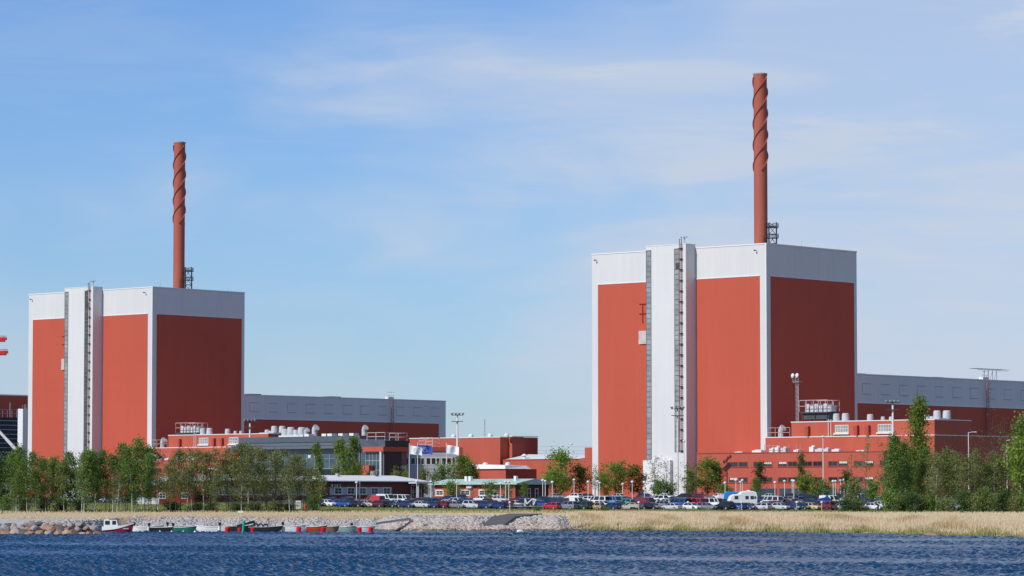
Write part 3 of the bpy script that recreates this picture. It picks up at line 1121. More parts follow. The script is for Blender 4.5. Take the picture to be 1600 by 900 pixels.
# dark slate office with fascia bands and glazing
t = ubuild('slate_office', 'dark slate office with banded fascia and long glazing behind the birches', 'office building', 562, 880)
P = t.location.copy()
h = zz(680.5, 880) - P.z
yl = along(P, Uv, 372)
sc = 880 / F
MB().box(0.6, 12, 0.4, yl, -4, h - 3.2).build('wall', slate_d, t)
m = MB()
hb = [0, 1.35, 2.0, 3.5]
m.box(0, 13, 0, yl, h - 1.5, h)
m.add([(-1.0, -0.5, h - 3.3), (-1.0, yl + 4.5, h - 3.3), (0, yl, h - 1.62), (0, 0, h - 1.62), (0.55, -0.5, h - 3.3), (0.55, yl + 4.5, h - 3.3)],
      [(0, 1, 2, 3), (0, 4, 5, 1), (4, 3, 2, 5), (0, 3, 4), (1, 5, 2)])
m.build('fascia', slate_m, t)
m = MB()
m.box(-1.06, -0.98, -0.5, yl + 4.5, h - 3.42, h - 3.25).box(-0.06, 0.03, 0, yl, h - 1.66, h - 1.5).box(-0.55, -0.45, -0.3, yl + 2, h - 2.5, h - 2.42)
m.build('fascia_grooves', black_m, t)
ng = 16
m = MB()
zb = h - 8.4
for i in range(ng + 1):
    y = 0.5 + (yl - 1) * i / ng
    m.box(0.50, 0.597, y - 0.09, y + 0.09, zb, h - 3.35)
m.box(0.49, 0.598, 0.5, yl - 0.5, zb - 0.2, zb).box(0.49, 0.598, 0.5, yl - 0.5, h - 5.9, h - 5.8)
g = m.build('glazing', mat('glazing_frame', (0.25, 0.28, 0.3), 0.4), t)
MB().box(0.54, 0.596, 0.5, yl - 0.5, zb, h - 3.36).build('pane', glass_b, g)
for px in (483, 492):
    s = along(P, Uv, px)
    MB().box(0.45, 0.53, s, s + 0.9, h - 5.6, h - 4.9).build('window_blind', white_p, t)
duct_horn(t, 3, along(P, Uv, 556), h, 1.5, -1)
for px in (497, 506, 523, 540, 470):
    s = along(P, Uv, px)
    MB().box(2, 4, s - 0.8, s + 0.8, h, h + 0.7).build('roof_unit', white_p, t)
for px, r_, hh in ((424, 1.15, 2.4), (433, 1.2, 2.9), (441, 0.9, 2.1), (450, 1.25, 2.8)):
    s = along(P, Uv, px)
    ventilator(t, 5, s, h, r_, hh)
duct_horn(t, 4, along(P, Uv, 461), h, 1.3, -1)
duct_horn(t, 5, along(P, Uv, 470), h, 1.7, -1)
m = MB().box(4, 6, along(P, Uv, 418), along(P, Uv, 456), h, h + 0.45)
m.build('roof_plinth', white_p, t)
# raked stair roof at the right end
m = MB().add([(0, -0.05, h - 0.8), (9, -0.05, h - 0.8), (9, -9, h - 2.2), (0, -5, h - 3.0), (0, -0.05, h - 3.4), (9, -0.05, h - 3.4), (9, -9, h - 3.4), (0, -5, h - 3.5)],
             [(0, 1, 2, 3), (4, 7, 6, 5), (0, 3, 7, 4), (3, 2, 6, 7), (2, 1, 5, 6), (1, 0, 4, 5)])
m.build('raked_roof', slate_m, t)
MB().box(0.3, 9, -4.6, -0.06, -4, h - 3.45).build('end_wall', glass_b, t)

# entrance tower with red canopy and glazed hall
t = ubuild('entrance_hall', 'glazed entrance hall under a red canopy beside the slate office', 'office building', 600, 862)
P = t.location.copy()
sc = 862 / F
zg = P.z
def hh(py): return zz(py, 862) - zg
yl = along(P, Uv, 570)
xr = along(P, Vv, 637)
MB().box(0.4, xr, 0.4, yl, -4, hh(705)).build('glass_wall', glass_b, t)
m = MB()
for i in range(6):
    y = 0.4 + (yl - 0.5) * i / 5
    m.box(0.28, 0.397, y, y + 0.14, 0, hh(705))
for z in (hh(735), hh(720)):
    m.box(0.3, 0.398, 0.4, yl, z, z + 0.14)
m.build('mullions', grey_m, t)
MB().box(0.403, xr - 2, 0.25, 0.397, 0, hh(705)).build('side_wall', slate_d, t)
MB().box(-0.6, xr, -0.3, yl + 0.4, hh(705.5), hh(698)).build('canopy', red_wall, t)
MB().box(0.2, xr + 0.5, -0.1, along(P, Uv, 590), hh(697.9), hh(688)).build('plant_room', slate_m, t)
MB().box(0.25, xr + 0.45, -0.2, -0.104, hh(697.7), hh(688.2)).build('plant_room_shade_sheet', slate_d, t)  # darker slate over the same box, shade put into the colour
railing(MB(), [(0.5, yl - 0.3, hh(688)), (0.5, 0.2, hh(688)), (xr, 0.2, hh(688)), (xr, yl - 0.3, hh(688))], 2.0, 0.1, 3.0).build('roof_railing', mat('railing_pink', (0.55, 0.40, 0.38)), t)
MB().tube((-0.3, along(P, Uv, 596), -1), (-0.3, along(P, Uv, 596), hh(705.6)), 0.3, n=12).build('column', white_p, t)
MB().box(-1.6, 0.2, along(P, Uv, 583), along(P, Uv, 560), -3, hh(727)).build('porch', red_wall, t)
MB().lathe([(0.75, hh(744)), (0.75, hh(737)), (0.4, hh(736))], 14, (-2.2, along(P, Uv, 592), 0)).build('flue', grey_m, t)

# grey office wing, faces the water
Yw = 870
t = thing('office_wing', 'grey two-storey office wing with a dark window band behind the flags', 'office building', (gx(607, Yw), Yw, GZ(0, Yw)), R(4))
zg = t.location.z
def hw(py): return zz(py, Yw) - zg
Wx = gx(716, Yw) - gx(607, Yw)
MB().box(0, Wx, 0, 12, -4, hw(705)).build('wall', greywall, t)
MB().box(-1, Wx + 0.2, -0.3, 12, hw(704.9), hw(698.5)).build('fascia', dkred_wall, t)
MB().box(Wx + 0.01, Wx + 1.2, -0.5, 12, -4, hw(699)).build('end_wall', dkred_wall, t)
nb = 13
for i in range(nb):
    x0 = 0.3 + (Wx - 0.6) * i / nb
    w = (Wx - 0.6) / nb
    win_y(t, -0.003, x0, x0 + w * (0.94 if i % 3 else 0.7), hw(726), hw(715), white_p, mat('band_glass', (0.03, 0.018, 0.02), 0.1, 0.3), 0.12)
m = MB()
for z in (hw(711), hw(732), hw(738)):
    m.box(0, Wx, -0.03, -0.002, z, z + 0.05)
m.build('panel_joints', grey_m, t)

# white-roofed single storey building (front face looks right, in shade)
t = ubuild('site_office', 'long single-storey site office with a white hipped roof', 'office building', 508, 772)
P = t.location.copy()
zg = P.z
def h1_(py, Y=785): return zz(py, Y) - zg
Lx = along(P, Vv, 662)
he = h1_(753, 790)
MB().box(0, Lx, 0, 11, -3, he).build('wall', brown_wall, t)
ro = MB()
e = 0.9
ro.add([(-e - 0.8, -e, he), (Lx + e, -e, he), (Lx + e, 11 + e, he), (-e - 0.8, 11 + e, he), (3.0, 5.5, he + 1.5), (Lx - 4, 5.5, he + 1.5),
        (-e - 0.8, -e, he + 0.22), (Lx + e, -e, he + 0.22), (Lx + e, 11 + e, he + 0.22), (-e - 0.8, 11 + e, he + 0.22)],
       [(0, 3, 2, 1), (0, 1, 7, 6), (1, 2, 8, 7), (2, 3, 9, 8), (3, 0, 6, 9), (6, 7, 5, 4), (7, 8, 5), (8, 9, 4, 5), (9, 6, 4)])
ro.build('roof', roof_w, t)
for a, b2 in ((510, 515), (522, 531), (533, 541)):
    pass
gp = MB()
pxs = (528, 548, 566, 585, 604)
zlo, zhi = h1_(773), h1_(761.5)
for px in pxs:
    s = along(P, Vv, px)
    win_y(t, -0.04, s - 1.25, s + 1.25, zlo, zhi, white_p, glass_d, 0.22, 1, 1)
s0, s1 = along(P, Vv, 515), along(P, Vv, 612)
MB().box(s0, s1, -0.035, -0.004, zlo - 0.1, zhi + 0.05).build('grey_panel', mat('panel_grey', (0.42, 0.42, 0.44), 0.7), t)
for px in (519, 527):
    s = along(P, Vv, px)
    m = MB().box(s - 0.5, s + 0.5, -0.5, -0.04, h1_(761), h1_(757))
    o = m.build('air_conditioner', white_p, t)
    MB().tube((s, -0.55, h1_(759)), (s, -0.5, h1_(759)), 0.32, n=12).build('fan', black_m, o)
s = along(P, Vv, 557.5)
MB().tube((s, -0.9, -0.5), (s, -0.9, he), 0.13, n=6).build('downpipe', white_p, t)
# porch
s0, s1 = along(P, Vv, 638), along(P, Vv, 664)
MB().box(s0 - 1, s1 + 1, -3.6, -0.95, he - 0.35, he - 0.1).build('porch_roof', roof_w, t)
for s in (s0, s1 - 0.5):
    MB().box(s - 0.12, s + 0.12, -3.3, -3.06, -1, he - 0.36).build('porch_column', white_p, t)
win_y(t, -0.04, s0 + 0.8, s1 - 1.2, 0.1, he - 0.7, white_p, glass_d, 0.12, 3, 1, name='entrance_door')
MB().box(8, 8.7, 4, 4.7, he + 0.6, he + 1.9).build('roof_flue', grey_m, t)
MB().lathe([(0.35, 0), (0.35, 0.5), (0.2, 0.8)], 10, (Lx * 0.66, 4.6, he + 1.2)).build('roof_vent', dgrey_m, t)

# green-roofed red building
t = ubuild('canteen', 'red single-storey building under a pale green roof', 'building', 805, 790)
P = t.location.copy()
zg = P.z
yl = along(P, Uv, 679)
xr = along(P, Vv, 858)
he = zz(757, 792) - zg
MB().box(0, xr - 0.3, 0, yl, -3, he).build('wall', red_wall, t)
MB().box(0.003, xr - 0.3, -0.08, -0.003, -3, he - 0.005).build('porch_shade_sheet', brown_wall, t)  # dark brown sheet over the red wall paints the porch shade
ro = MB().add([(-1.2, -1.5, he), (xr, -1.2, he), (xr, yl + 1, he), (-1.2, yl + 1, he), (-1.2, -1.5, he + 0.25), (xr, -1.2, he + 0.3), (xr, yl + 1, he + 1.1), (-1.2, yl + 1, he + 0.25),
               (xr * 0.45, -1.4, he + 1.35), (xr * 0.45, yl + 1, he + 1.35)],
              [(0, 3, 2, 1), (0, 4, 7, 3), (4, 8, 9, 7), (8, 5, 6, 9), (1, 2, 6, 5), (0, 1, 5, 8, 4), (3, 7, 9, 6, 2)])
ro.build('roof', roof_g, t)
for px, w in ((687, 1.3), (727, 1.6), (757, 1.8), (772, 1.2)):
    s = along(P, Uv, px)
    win_x(t, -0.004, s - w, s + w, zz(775, 800) - zg, zz(765, 800) - zg, white_p, glass_d, 0.3, 1, 1)
s = along(P, Uv, 735)
MB().box(-0.6, -0.005, s - 0.8, s + 0.8, zz(763, 800) - zg, zz(758, 800) - zg).build('air_conditioner', white_p, t)
for px in (826, 838):
    s = along(P, Vv, px)
    win_y(t, -0.083, s - 0.6, s + 0.6, 0, 2.3, white_p, glass_d, 0.18, 0, 1, name='door')
for px in (718, 724, 818):
    s = along(P, Uv, px) if px < 800 else 2
    MB().box(2.5, 3.2, s, s + 0.7, he + 0.5, he + 2.0).build('roof_flue', trim_m, t)

# dark long hut behind the birches
t = ubuild('hut', 'long dark red hut with pale window band behind the birch trunks', 'building', 318, 742)
P = t.location.copy()
zg = P.z
Lx = along(P, Vv, 492)
he = zz(752, 755) - zg
MB().box(0, Lx, 0, 9, -3, he).build('wall', brown_wall, t)
MB().add([(-0.6, -0.7, he), (Lx + 0.6, -0.7, he), (Lx + 0.6, 9.7, he), (-0.6, 9.7, he), (-0.6, -0.7, he + 0.2), (Lx + 0.6, -0.7, he + 0.2), (Lx + 0.6, 9.7, he + 0.2), (-0.6, 9.7, he + 0.2), (-0.6, 4.5, he + 1.5), (Lx + 0.6, 4.5, he + 1.5)],
         [(0, 3, 2, 1), (0, 1, 5, 4), (4, 5, 9, 8), (8, 9, 6, 7), (2, 3, 7, 6), (1, 2, 6, 9, 5), (0, 4, 8, 7, 3)]).build('roof', mat('felt_roof', (0.33, 0.32, 0.32), 0.8), t)
zlo, zhi = zz(774, 760) - zg, zz(762, 760) - zg
for i in range(9):
    s = 2 + i * (Lx - 4) / 9
    win_y(t, -0.004, s, s + 2.6, zlo, zhi, white_p, glass_b, 0.25, 2)
# red cottage
t = thing('cottage', 'small red cottage with white verge boards among the birches', 'house', (gx(272, 735), 735, GZ(-70, 735)), R(20))
zg = t.location.z
W_ = 4.6
he, hr = zz(758, 735) - zg, zz(746, 735) - zg
MB().prism([(-W_, -2), (W_, -2), (W_, he), (0, hr), (-W_, he)], 'y', 0, 9).build('wall', mat('falu_red', (0.36, 0.045, 0.03), 0.8, 0.15, 1.0, stretch=(6, 6, 1)), t)
MB().add([(-W_ - 0.6, -0.5, he - 0.2), (0, -0.5, hr + 0.05), (W_ + 0.6, -0.5, he - 0.2), (-W_ - 0.6, 9.5, he - 0.2), (0, 9.5, hr + 0.05), (W_ + 0.6, 9.5, he - 0.2),
          (-W_ - 0.6, -0.5, he + 0.08), (0, -0.5, hr + 0.35), (W_ + 0.6, -0.5, he + 0.08), (-W_ - 0.6, 9.5, he + 0.08), (0, 9.5, hr + 0.35), (W_ + 0.6, 9.5, he + 0.08)],
         [(0, 1, 4, 3), (1, 2, 5, 4), (6, 9, 10, 7), (7, 10, 11, 8), (0, 6, 7, 1), (1, 7, 8, 2), (3, 4, 10, 9), (4, 5, 11, 10), (0, 3, 9, 6), (2, 8, 11, 5)]).build('roof', mat('felt_roof', (0.33, 0.32, 0.32)), t)
m = MB()
for sgn in (-1, 1):
    m.add([(sgn * (W_ + 0.65), -0.62, he - 0.25), (0, -0.62, hr), (0, -0.62, hr + 0.38), (sgn * (W_ + 0.65), -0.62, he + 0.12), (sgn * (W_ + 0.65), -0.52, he - 0.25), (0, -0.52, hr), (0, -0.52, hr + 0.38), (sgn * (W_ + 0.65), -0.52, he + 0.12)],
          [(0, 1, 2, 3), (4, 7, 6, 5), (0, 4, 5, 1), (2, 6, 7, 3), (0, 3, 7, 4)])
m.build('verge_board', white_p, t)
for x in (-2.6, 2.4):
    win_y(t, -0.01, x - 0.8, x + 0.8, 1.0, 2.4, white_p, glass_d, 0.2, 1, 1)
# white tank wall
t = thing('storage_container', 'low white storage container with dark lid between the birch trunks', 'container', (gx(231, 728), 728, GZ(-78, 728)), R(4))
MB().box(-2.4, 2.4, -1.2, 1.2, 0.05, 1.6).build('body', white_p, t)
MB().box(-2.5, 2.5, -1.3, 1.3, 1.602, 1.78).build('lid', dgrey_m, t)

# ------------------------------------------------------------------ masts, lamps, flags
def flood_mast(px, top, Y, base_py, lab, heads=4, r=0.28, m_=None):
    x = gx(px, Y)
    zb = GZ(x, Y)
    t = thing('floodlight_mast', lab, 'mast', (x, Y, zb), 0, 'floodlight masts around the site')
    h = zz(top, Y) - zb
    MB().tube((0, 0, -0.5), (0, 0, h - 1.2), r * 1.25, r * 0.8, 10).build('pole', m_ or white_p, t)
    m = MB().box(-1.5, 1.5, -0.7, 0.7, h - 2.3, h - 2.15)
    m.tube((0, 0, h - 2.2), (0, 0, h - 0.4), 0.12, n=5)
    m.tube((-1.5, 0, h - 0.6), (1.5, 0, h - 0.6), 0.09, n=5)
    m.build('head_frame', dgrey_m, t)
    for i in range(heads):
        x_ = -1.4 + 2.8 * i / (heads - 1)
        m = MB().lathe([(0.12, -0.25), (0.36, 0.1), (0.38, 0.3)], 10, (x_, -0.2 * (i % 2), h - 0.35))
        m.build('floodlight', grey_m, t)
    return t


flood_mast(714.5, 645, 875, 745, 'tall white floodlight mast behind the white flag')
flood_mast(390, 655, 940, 745, 'white floodlight mast at the edge of the left reactor wall')
flood_mast(1396, 625, 780, 770, 'tall white floodlight mast rising beside the thin green trees at right')
flood_mast(1059, 635, 825, 770, 'slim floodlight mast in front of the right reactor stair tower', 4, 0.2)


def street_lamp(px, top, Y, lab, arm=0):
    x = gx(px, Y)
    zb = GZ(x, Y)
    t = thing('street_lamp', lab, 'street lamp', (x, Y, zb), 0, 'tall street lamps')
    h = zz(top, Y) - zb
    MB().tube((0, 0, -0.3), (0, 0, h - 0.15), 0.13, 0.08, 7).build('pole', white_p, t)
    m = MB()
    if arm:
        m.tube((0, 0, h - 0.15), (arm, 0, h), 0.06, n=5)
        m.box(min(arm, arm * 1.9), max(arm, arm * 1.9), -0.18, 0.18, h - 0.06, h + 0.1)
    else:
        m.lathe([(0.1, -0.2), (0.34, 0), (0.3, 0.25), (0.1, 0.35)], 10, (0, 0, h))
    m.build('lamp_head', trim_m, t)
    return t


street_lamp(1514, 675, 720, 'tall street lamp with side head among the right shrubs', 0.9)
street_lamp(1286.5, 683, 795, 'tall thin street lamp against the right annex wall')
street_lamp(1574, 687, 720, 'street lamp head showing left of the big green tree', 0.9)
street_lamp(893, 694, 905, 'distant street lamp above the low red linking wall')
street_lamp(1069, 690, 830, 'street lamp close beside the right stair tower edge')

# lattice mast far off and overhead lines
t = thing('lattice_mast', 'thin lattice radio mast on the skyline above the red service block', 'mast', (gx(757, 1200), 1200, BASE))
h = zz(655, 1200) - BASE
m = MB()
for i in range(3):
    a = 2.09 * i
    m.tube((1.1 * math.cos(a), 1.1 * math.sin(a), 0), (0.15 * math.cos(a), 0.15 * math.sin(a), h), 0.1, 0.06, 4)
for i in range(24):
    z = h * i / 24
    r0 = 1.1 - 0.95 * i / 24
    r1 = 1.1 - 0.95 * (i + 1) / 24
    m.tube((r0, 0, z), (-r1 * 0.5, r1 * 0.87, z + h / 24), 0.05, n=4)
    m.tube((-r0 * 0.5, -r0 * 0.87, z), (r1, 0, z + h / 24), 0.05, n=4)
m.build('lattice', grey_m, t)
for py, nm in ((694, 'topmost'), (700, 'middle'), (705, 'lowest')):
    m = MB()
    a, b2 = at(600, py - 4, 1400), at(1100, py + 2, 1400)
    pts = []
    for i in range(17):
        q = i / 16
        p = a.lerp(b2, q)
        p.z -= 3.0 * (1 - (2 * q - 1) ** 2) * 0.4
        pts.append(p)
    m.path(pts, 0.06, 4)
    tag(m.build('power_line', grey_m), nm + ' overhead power line crossing the sky left of the right reactor', 'power line', 'overhead power lines')

wflag = bpy.data.materials.new('white_flag')
n, l = nodes(wflag)
n['Principled BSDF'].inputs['Base Color'].default_value = (0.8, 0.8, 0.8, 1)
n['Principled BSDF'].inputs['Roughness'].default_value = 0.8
bflag = mat('blue_flag', (0.035, 0.075, 0.36), 0.75, 0.1)
emb = mat('flag_emblem', (0.28, 0.42, 0.68), 0.75, 0.1)
emw = mat('flag_emblem_grey', (0.5, 0.53, 0.58), 0.75, 0.1)


def flag(px, top, Y, lab, m_, me_, flen=2.9, droop=0.55, seed=0):
    x = gx(px, Y)
    zb = GZ(x, Y)
    h = zz(top, Y) - zb
    t = thing('flagpole', lab, 'flag', (x, Y, zb), 0, 'flags before the office')
    MB().tube((0, 0, -0.3), (0, 0, h), 0.13, 0.07, 8).lathe([(0.05, 0), (0.16, 0.1), (0.05, 0.25)], 8, (0, 0, h)).build('pole', white_p, t)
    nx_, nz_ = 22, 12
    vs, fs, es = [], [], []
    H = 2.15

    def surf(u, v, off=0.0):
        x_ = u * flen
        y_ = 0.28 * math.sin(u * 7.5 + v * 1.6 + seed) * u ** 0.6 + off
        z_ = h - 0.25 - v * H - droop * u ** 1.5 * (1 - 0.25 * v) + 0.10 * math.sin(u * 9 + seed) * u
        return (0.08 + x_, y_, z_)
    for s in (0.012, -0.012):
        for i in range(nx_ + 1):
            for j in range(nz_ + 1):
                vs.append(surf(i / nx_, j / nz_, s))
    N = (nx_ + 1) * (nz_ + 1)
    for i in range(nx_):
        for j in range(nz_):
            a = i * (nz_ + 1) + j
            q = (a, a + 1, a + nz_ + 2, a + nz_ + 1)
            fs.append(q)
            fs.append(tuple(N + k for k in reversed(q)))
    cl = MB().add(vs, fs).build('cloth', m_, t, smooth=True)
    # round emblem with a swirl, raised a hair off the cloth
    vs, fs = [], []
    for k, (ra, rb, a0, a1) in enumerate(((0.22, 0.30, 0.3, 5.2), (0.09, 0.16, 2.4, 7.4))):
        n0 = len(vs)
        for i in range(25):
            a = a0 + (a1 - a0) * i / 24
            for r_ in (ra, rb):
                vs.append(surf(0.5 + r_ * math.cos(a) * 0.75, 0.5 + r_ * math.sin(a), -0.03))
        for i in range(24):
            fs.append((n0 + 2 * i, n0 + 2 * i + 1, n0 + 2 * i + 3, n0 + 2 * i + 2))
    MB().add(vs, fs).build('emblem', me_, cl)
    return t


flag(639.5, 694.5, 838, 'left white flag on a white pole before the office wing', wflag, emw, 3.0, 0.5, 0.3)
flag(652.5, 693.5, 846, 'blue flag with pale round emblem between two white flags', bflag, emb, 3.6, 0.4, 1.4)
flag(697.5, 693.5, 838, 'right white flag on a white pole before the dark red end wall', wflag, emw, 3.0, 0.5, 2.2)

# car park lamps: short posts with ball heads
LAMPS = [(557, 752, 745), (651, 750, 742), (673, 751, 760), (713.5, 752, 742), (782, 754, 735), (790, 751, 760), (795, 751, 735), (848, 748.5, 745), (852, 750, 765), (863, 751.5, 735),
         (897, 748, 775), (919, 751, 735), (934, 750.5, 760), (937, 753, 775), (973, 755, 770), (988, 751, 735), (1007, 751.5, 735), (1133, 752.5, 735), (1150, 748.5, 760), (1157, 751.5, 770), (1160, 748.5, 745),
         (1211, 752, 735), (1226, 750, 760), (1238, 749, 775), (1240.5, 749.5, 735), (1302, 750, 735), (1305.5, 750, 760), (1313.5, 749, 770), (1319, 748, 740), (1371, 751, 735)]
proto = None
items = []
for px, top, Y in LAMPS:
    x = gx(px, Y)
    zb = GZ(x, Y)
    h = zz(top, Y) - zb
    if proto is None:
        t = thing('car_park_lamp', 'x', 'street lamp', (0, 0, 0), 0, 'ball lamps in the car park')
        MB().tube((0, 0, -0.05), (0, 0, 0.95), 0.09, 0.065, 7).build('pole', white_p, t)
        MB().lathe([(0.08, -0.06), (0.30, -0.035), (0.34, 0.0), (0.22, 0.04), (0.05, 0.055)], 10, (0, 0, 0.95)).build('lamp_head', trim_m, t)
        proto = t
        c = t
    else:
        c = copy_tree(proto)
    c.location = (x, Y, zb)
    c.scale = (1, 1, h)
    c['label'] = 'ball-headed lamp post before ' + mark(px)
    items.append((px, c))
uniquify(items)
# low bollard lights at the front edge
items = []
pb = None
for px in (998, 1075, 1158.5, 1245, 1284, 796.5):
    Y = 686
    x = gx(px, Y)
    if pb is None:
        pb = thing('bollard_light', 'x', 'bollard', (0, 0, 0), 0, 'short white bollard lights at the car park edge')
        MB().tube((0, 0, -0.2), (0, 0, 1.45), 0.06, 0.06, 7).build('post', white_p, pb)
        MB().lathe([(0.08, 1.4), (0.24, 1.5), (0.27, 1.68), (0.1, 1.86)], 10).build('lamp_globe', white_p, pb)
        c = pb
    else:
        c = copy_tree(pb)
    c.location = (x, Y, GZ(x, Y))
    c['label'] = 'short white bollard light in front of ' + mark(px)
    items.append((px, c))
uniquify(items)

# ------------------------------------------------------------------ cars
CARPAINT = {}
PCOL = {'white': (0.75, 0.75, 0.74), 'silver': (0.52, 0.53, 0.54), 'grey': (0.20, 0.21, 0.22), 'black': (0.012, 0.012, 0.014), 'navy': (0.018, 0.034, 0.11),
        'blue': (0.02, 0.07, 0.30), 'dark teal': (0.012, 0.045, 0.06), 'red': (0.48, 0.018, 0.02), 'dark red': (0.17, 0.012, 0.018), 'maroon': (0.09, 0.012, 0.03),
        'beige': (0.45, 0.38, 0.32), 'gold': (0.36, 0.25, 0.11), 'pale yellow': (0.62, 0.50, 0.18), 'turquoise': (0.05, 0.33, 0.33), 'dark green': (0.012, 0.04, 0.022), 'light blue': (0.12, 0.28, 0.5)}


def paint(c):
    return mat('car_paint_' + c.replace(' ', '_'), PCOL[c], 0.28, 0.06, 0.8, spec=0.5, coat=0.6)


# L, W, H, belt, hood z, [wsbase, rooffront, roofrear, rearbase], deck z
CT = {'saloon': (4.5, 1.74, 1.42, 0.92, 0.84, (0.95, 0.25, -0.95, -1.60), 0.94),
      'hatchback': (4.0, 1.70, 1.46, 0.93, 0.86, (0.98, 0.25, -1.40, -1.85), 0.93),
      'estate': (4.6, 1.75, 1.46, 0.93, 0.85, (1.00, 0.28, -1.85, -2.18), 0.93),
      'off-roader': (4.5, 1.82, 1.76, 1.10, 1.05, (0.95, 0.35, -1.85, -2.12), 1.10),
      'people carrier': (4.4, 1.80, 1.68, 1.02, 0.92, (1.35, 0.40, -1.75, -2.08), 1.02),
      'van': (5.0, 1.92, 2.15, 1.22, 1.10, (1.75, 1.15, -2.38, -2.46), 1.22),
      'minibus': (5.0, 1.92, 2.05, 1.15, 1.05, (1.80, 1.15, -2.36, -2.46), 1.15)}


def car_proto(kind):
    L, Wd, H, zb, zh, (ws, rf, rr, rb), zd = CT[kind]
    hw = Wd / 2
    root = bpy.data.objects.new(('parked_' + kind).replace('-', '_').replace(' ', '_'), None)
    COL.objects.link(root)
    m = MB()
    xf, xr = L / 2, -L / 2
    sec = [(xf, zh - 0.30, 0.78, 0.34), (xf - 0.10, zh - 0.16, 0.92, 0.24), (xf - 0.55, zh - 0.02, 0.985, 0.2), (ws, zb, 1.0, 0.2), (0, zb, 1.0, 0.2), (rb, zd, 1.0, 0.2),
           (xr + 0.12, zd - 0.03, 0.96, 0.24), (xr, zd - 0.12, 0.86, 0.32)]
    if rb < xr + 0.3:
        sec = sec[:5] + [(xr + 0.35, zd, 0.99, 0.22), (xr + 0.06, zd - 0.02, 0.95, 0.26), (xr, zd - 0.10, 0.9, 0.32)]
    vs, fs = [], []
    for (x, zt, k, zl) in sec:
        w = hw * k
        for (yy, z_) in ((-w * 0.90, zl), (-w, zl + 0.16), (-w * 1.0, zl + (zt - zl) * 0.62), (-w * 0.955, zt - 0.07), (-w * 0.88, zt), (0, zt + 0.025),
                         (w * 0.88, zt), (w * 0.955, zt - 0.07), (w, zl + (zt - zl) * 0.62), (w, zl + 0.16), (w * 0.90, zl)):
            vs.append((x, yy, z_))
    k = 11
    for i in range(len(sec) - 1):
        for j in range(k):
            fs.append((i * k + j, i * k + (j + 1) % k, (i + 1) * k + (j + 1) % k, (i + 1) * k + j))
    fs.append(tuple(range(k)))
    fs.append(tuple((len(sec) - 1) * k + j for j in range(k - 1, -1, -1)))
    m.add(vs, fs)
    # cabin
    wb, wt = hw * 0.90, hw * (0.70 if kind not in ('van', 'minibus') else 0.82)
    zc = zb - 0.02
    zt = H - 0.05
    cv = [(ws, -wb, zc), (rf, -wt, zt), (rr, -wt, zt), (rb, -wb, zc), (ws, wb, zc), (rf, wt, zt), (rr, wt, zt), (rb, wb, zc),
          (rf - 0.18, -wt * 0.86, H), (rr + 0.18, -wt * 0.86, H), (rf - 0.18, wt * 0.86, H), (rr + 0.18, wt * 0.86, H)]
    m.add(cv, [(0, 1, 2, 3), (4, 7, 6, 5), (0, 4, 5, 1), (3, 2, 6, 7), (1, 8, 9, 2), (5, 6, 11, 10), (1, 5, 10, 8), (2, 9, 11, 6), (8, 10, 11, 9)])
    for s in (-1, 1):
        m.box(ws - 0.38, ws - 0.22, s * hw * 0.93 - (0.2 if s < 0 else 0), s * hw * 0.93 + (0.2 if s > 0 else 0), zb, zb + 0.15)
    body = m.build('body', paint('white'), root)
    body.material_slots[0].link = 'OBJECT'

    def quad(p, q, r_, s_, inset, off):
        """glass inset from the four corners and lifted off along its normal"""
        P = [Vector(v) for v in (p, q, r_, s_)]
        c = sum(P, Vector()) / 4
        nrm = (P[1] - P[0]).cross(P[3] - P[0]).normalized()
        if nrm.dot(c - Vector((0, 0, 0.5))) < 0:
            nrm = -nrm
        Q = [v + (c - v) * inset for v in P]
        a = [v + nrm * off for v in Q]
        b_ = [v - nrm * 0.02 for v in Q]
        return a + b_, [(0, 1, 2, 3), (7, 6, 5, 4), (0, 4, 5, 1), (1, 5, 6, 2), (2, 6, 7, 3), (3, 7, 4, 0)]
    MB().add(*quad(cv[0], cv[4], cv[5], cv[1], 0.10, 0.015)).build('windscreen', carglass, root)
    MB().add(*quad(cv[3], cv[7], cv[6], cv[2], 0.16, 0.015)).build('rear_window', carglass, root)
    for s, ix in ((-1, (0, 1, 2, 3)), (1, (4, 5, 6, 7))):
        p = [Vector(cv[i]) for i in ix]
        mm = MB()
        cuts = [0.04, 0.44, 0.48, 0.94] if kind != 'van' else [0.03, 0.24]
        if kind == 'minibus':
            cuts = [0.03, 0.22, 0.25, 0.58, 0.61, 0.95]
        for a, b_ in zip(cuts[::2], cuts[1::2]):
            lo = [p[0].lerp(p[3], a), p[0].lerp(p[3], b_)]
            hi = [p[1].lerp(p[2], a), p[1].lerp(p[2], b_)]
            mm.add(*quad(lo[0].lerp(hi[0], 0.04), hi[0], hi[1], lo[1].lerp(hi[1], 0.04), 0.07, 0.014))
        mm.build('side_window', carglass, root)
    r = 0.31 if kind not in ('off-roader', 'van', 'minibus') else 0.35
    wbx = L * 0.295
    for sx in (1, -1):
        for sy in (1, -1):
            y = sy * (hw - 0.09)
            w = MB().tube((0, -0.11, 0), (0, 0.11, 0), r, r, 14).build('wheel', tyre_m, root, loc=(sx * wbx, y, r))
            MB().tube((0, sy * 0.09, 0), (0, sy * 0.135, 0), r * 0.66, r * 0.58, 10).build('rim', rim_m, w)
    for sy in (1, -1):
        MB().box(xf - 0.16, xf - 0.01, sy * hw * 0.62 - 0.19, sy * hw * 0.62 + 0.19, zh - 0.31, zh - 0.15).build('headlight', lampw, root)
        MB().box(xr - 0.01, xr + 0.14, sy * hw * 0.72 - 0.15, sy * hw * 0.72 + 0.15, zd - 0.34, zd - 0.12).build('tail_light', lampr, root)
    MB().box(xf - 0.02, xf + 0.03, -0.45, 0.45, 0.34, 0.50).build('grille', black_m, root)
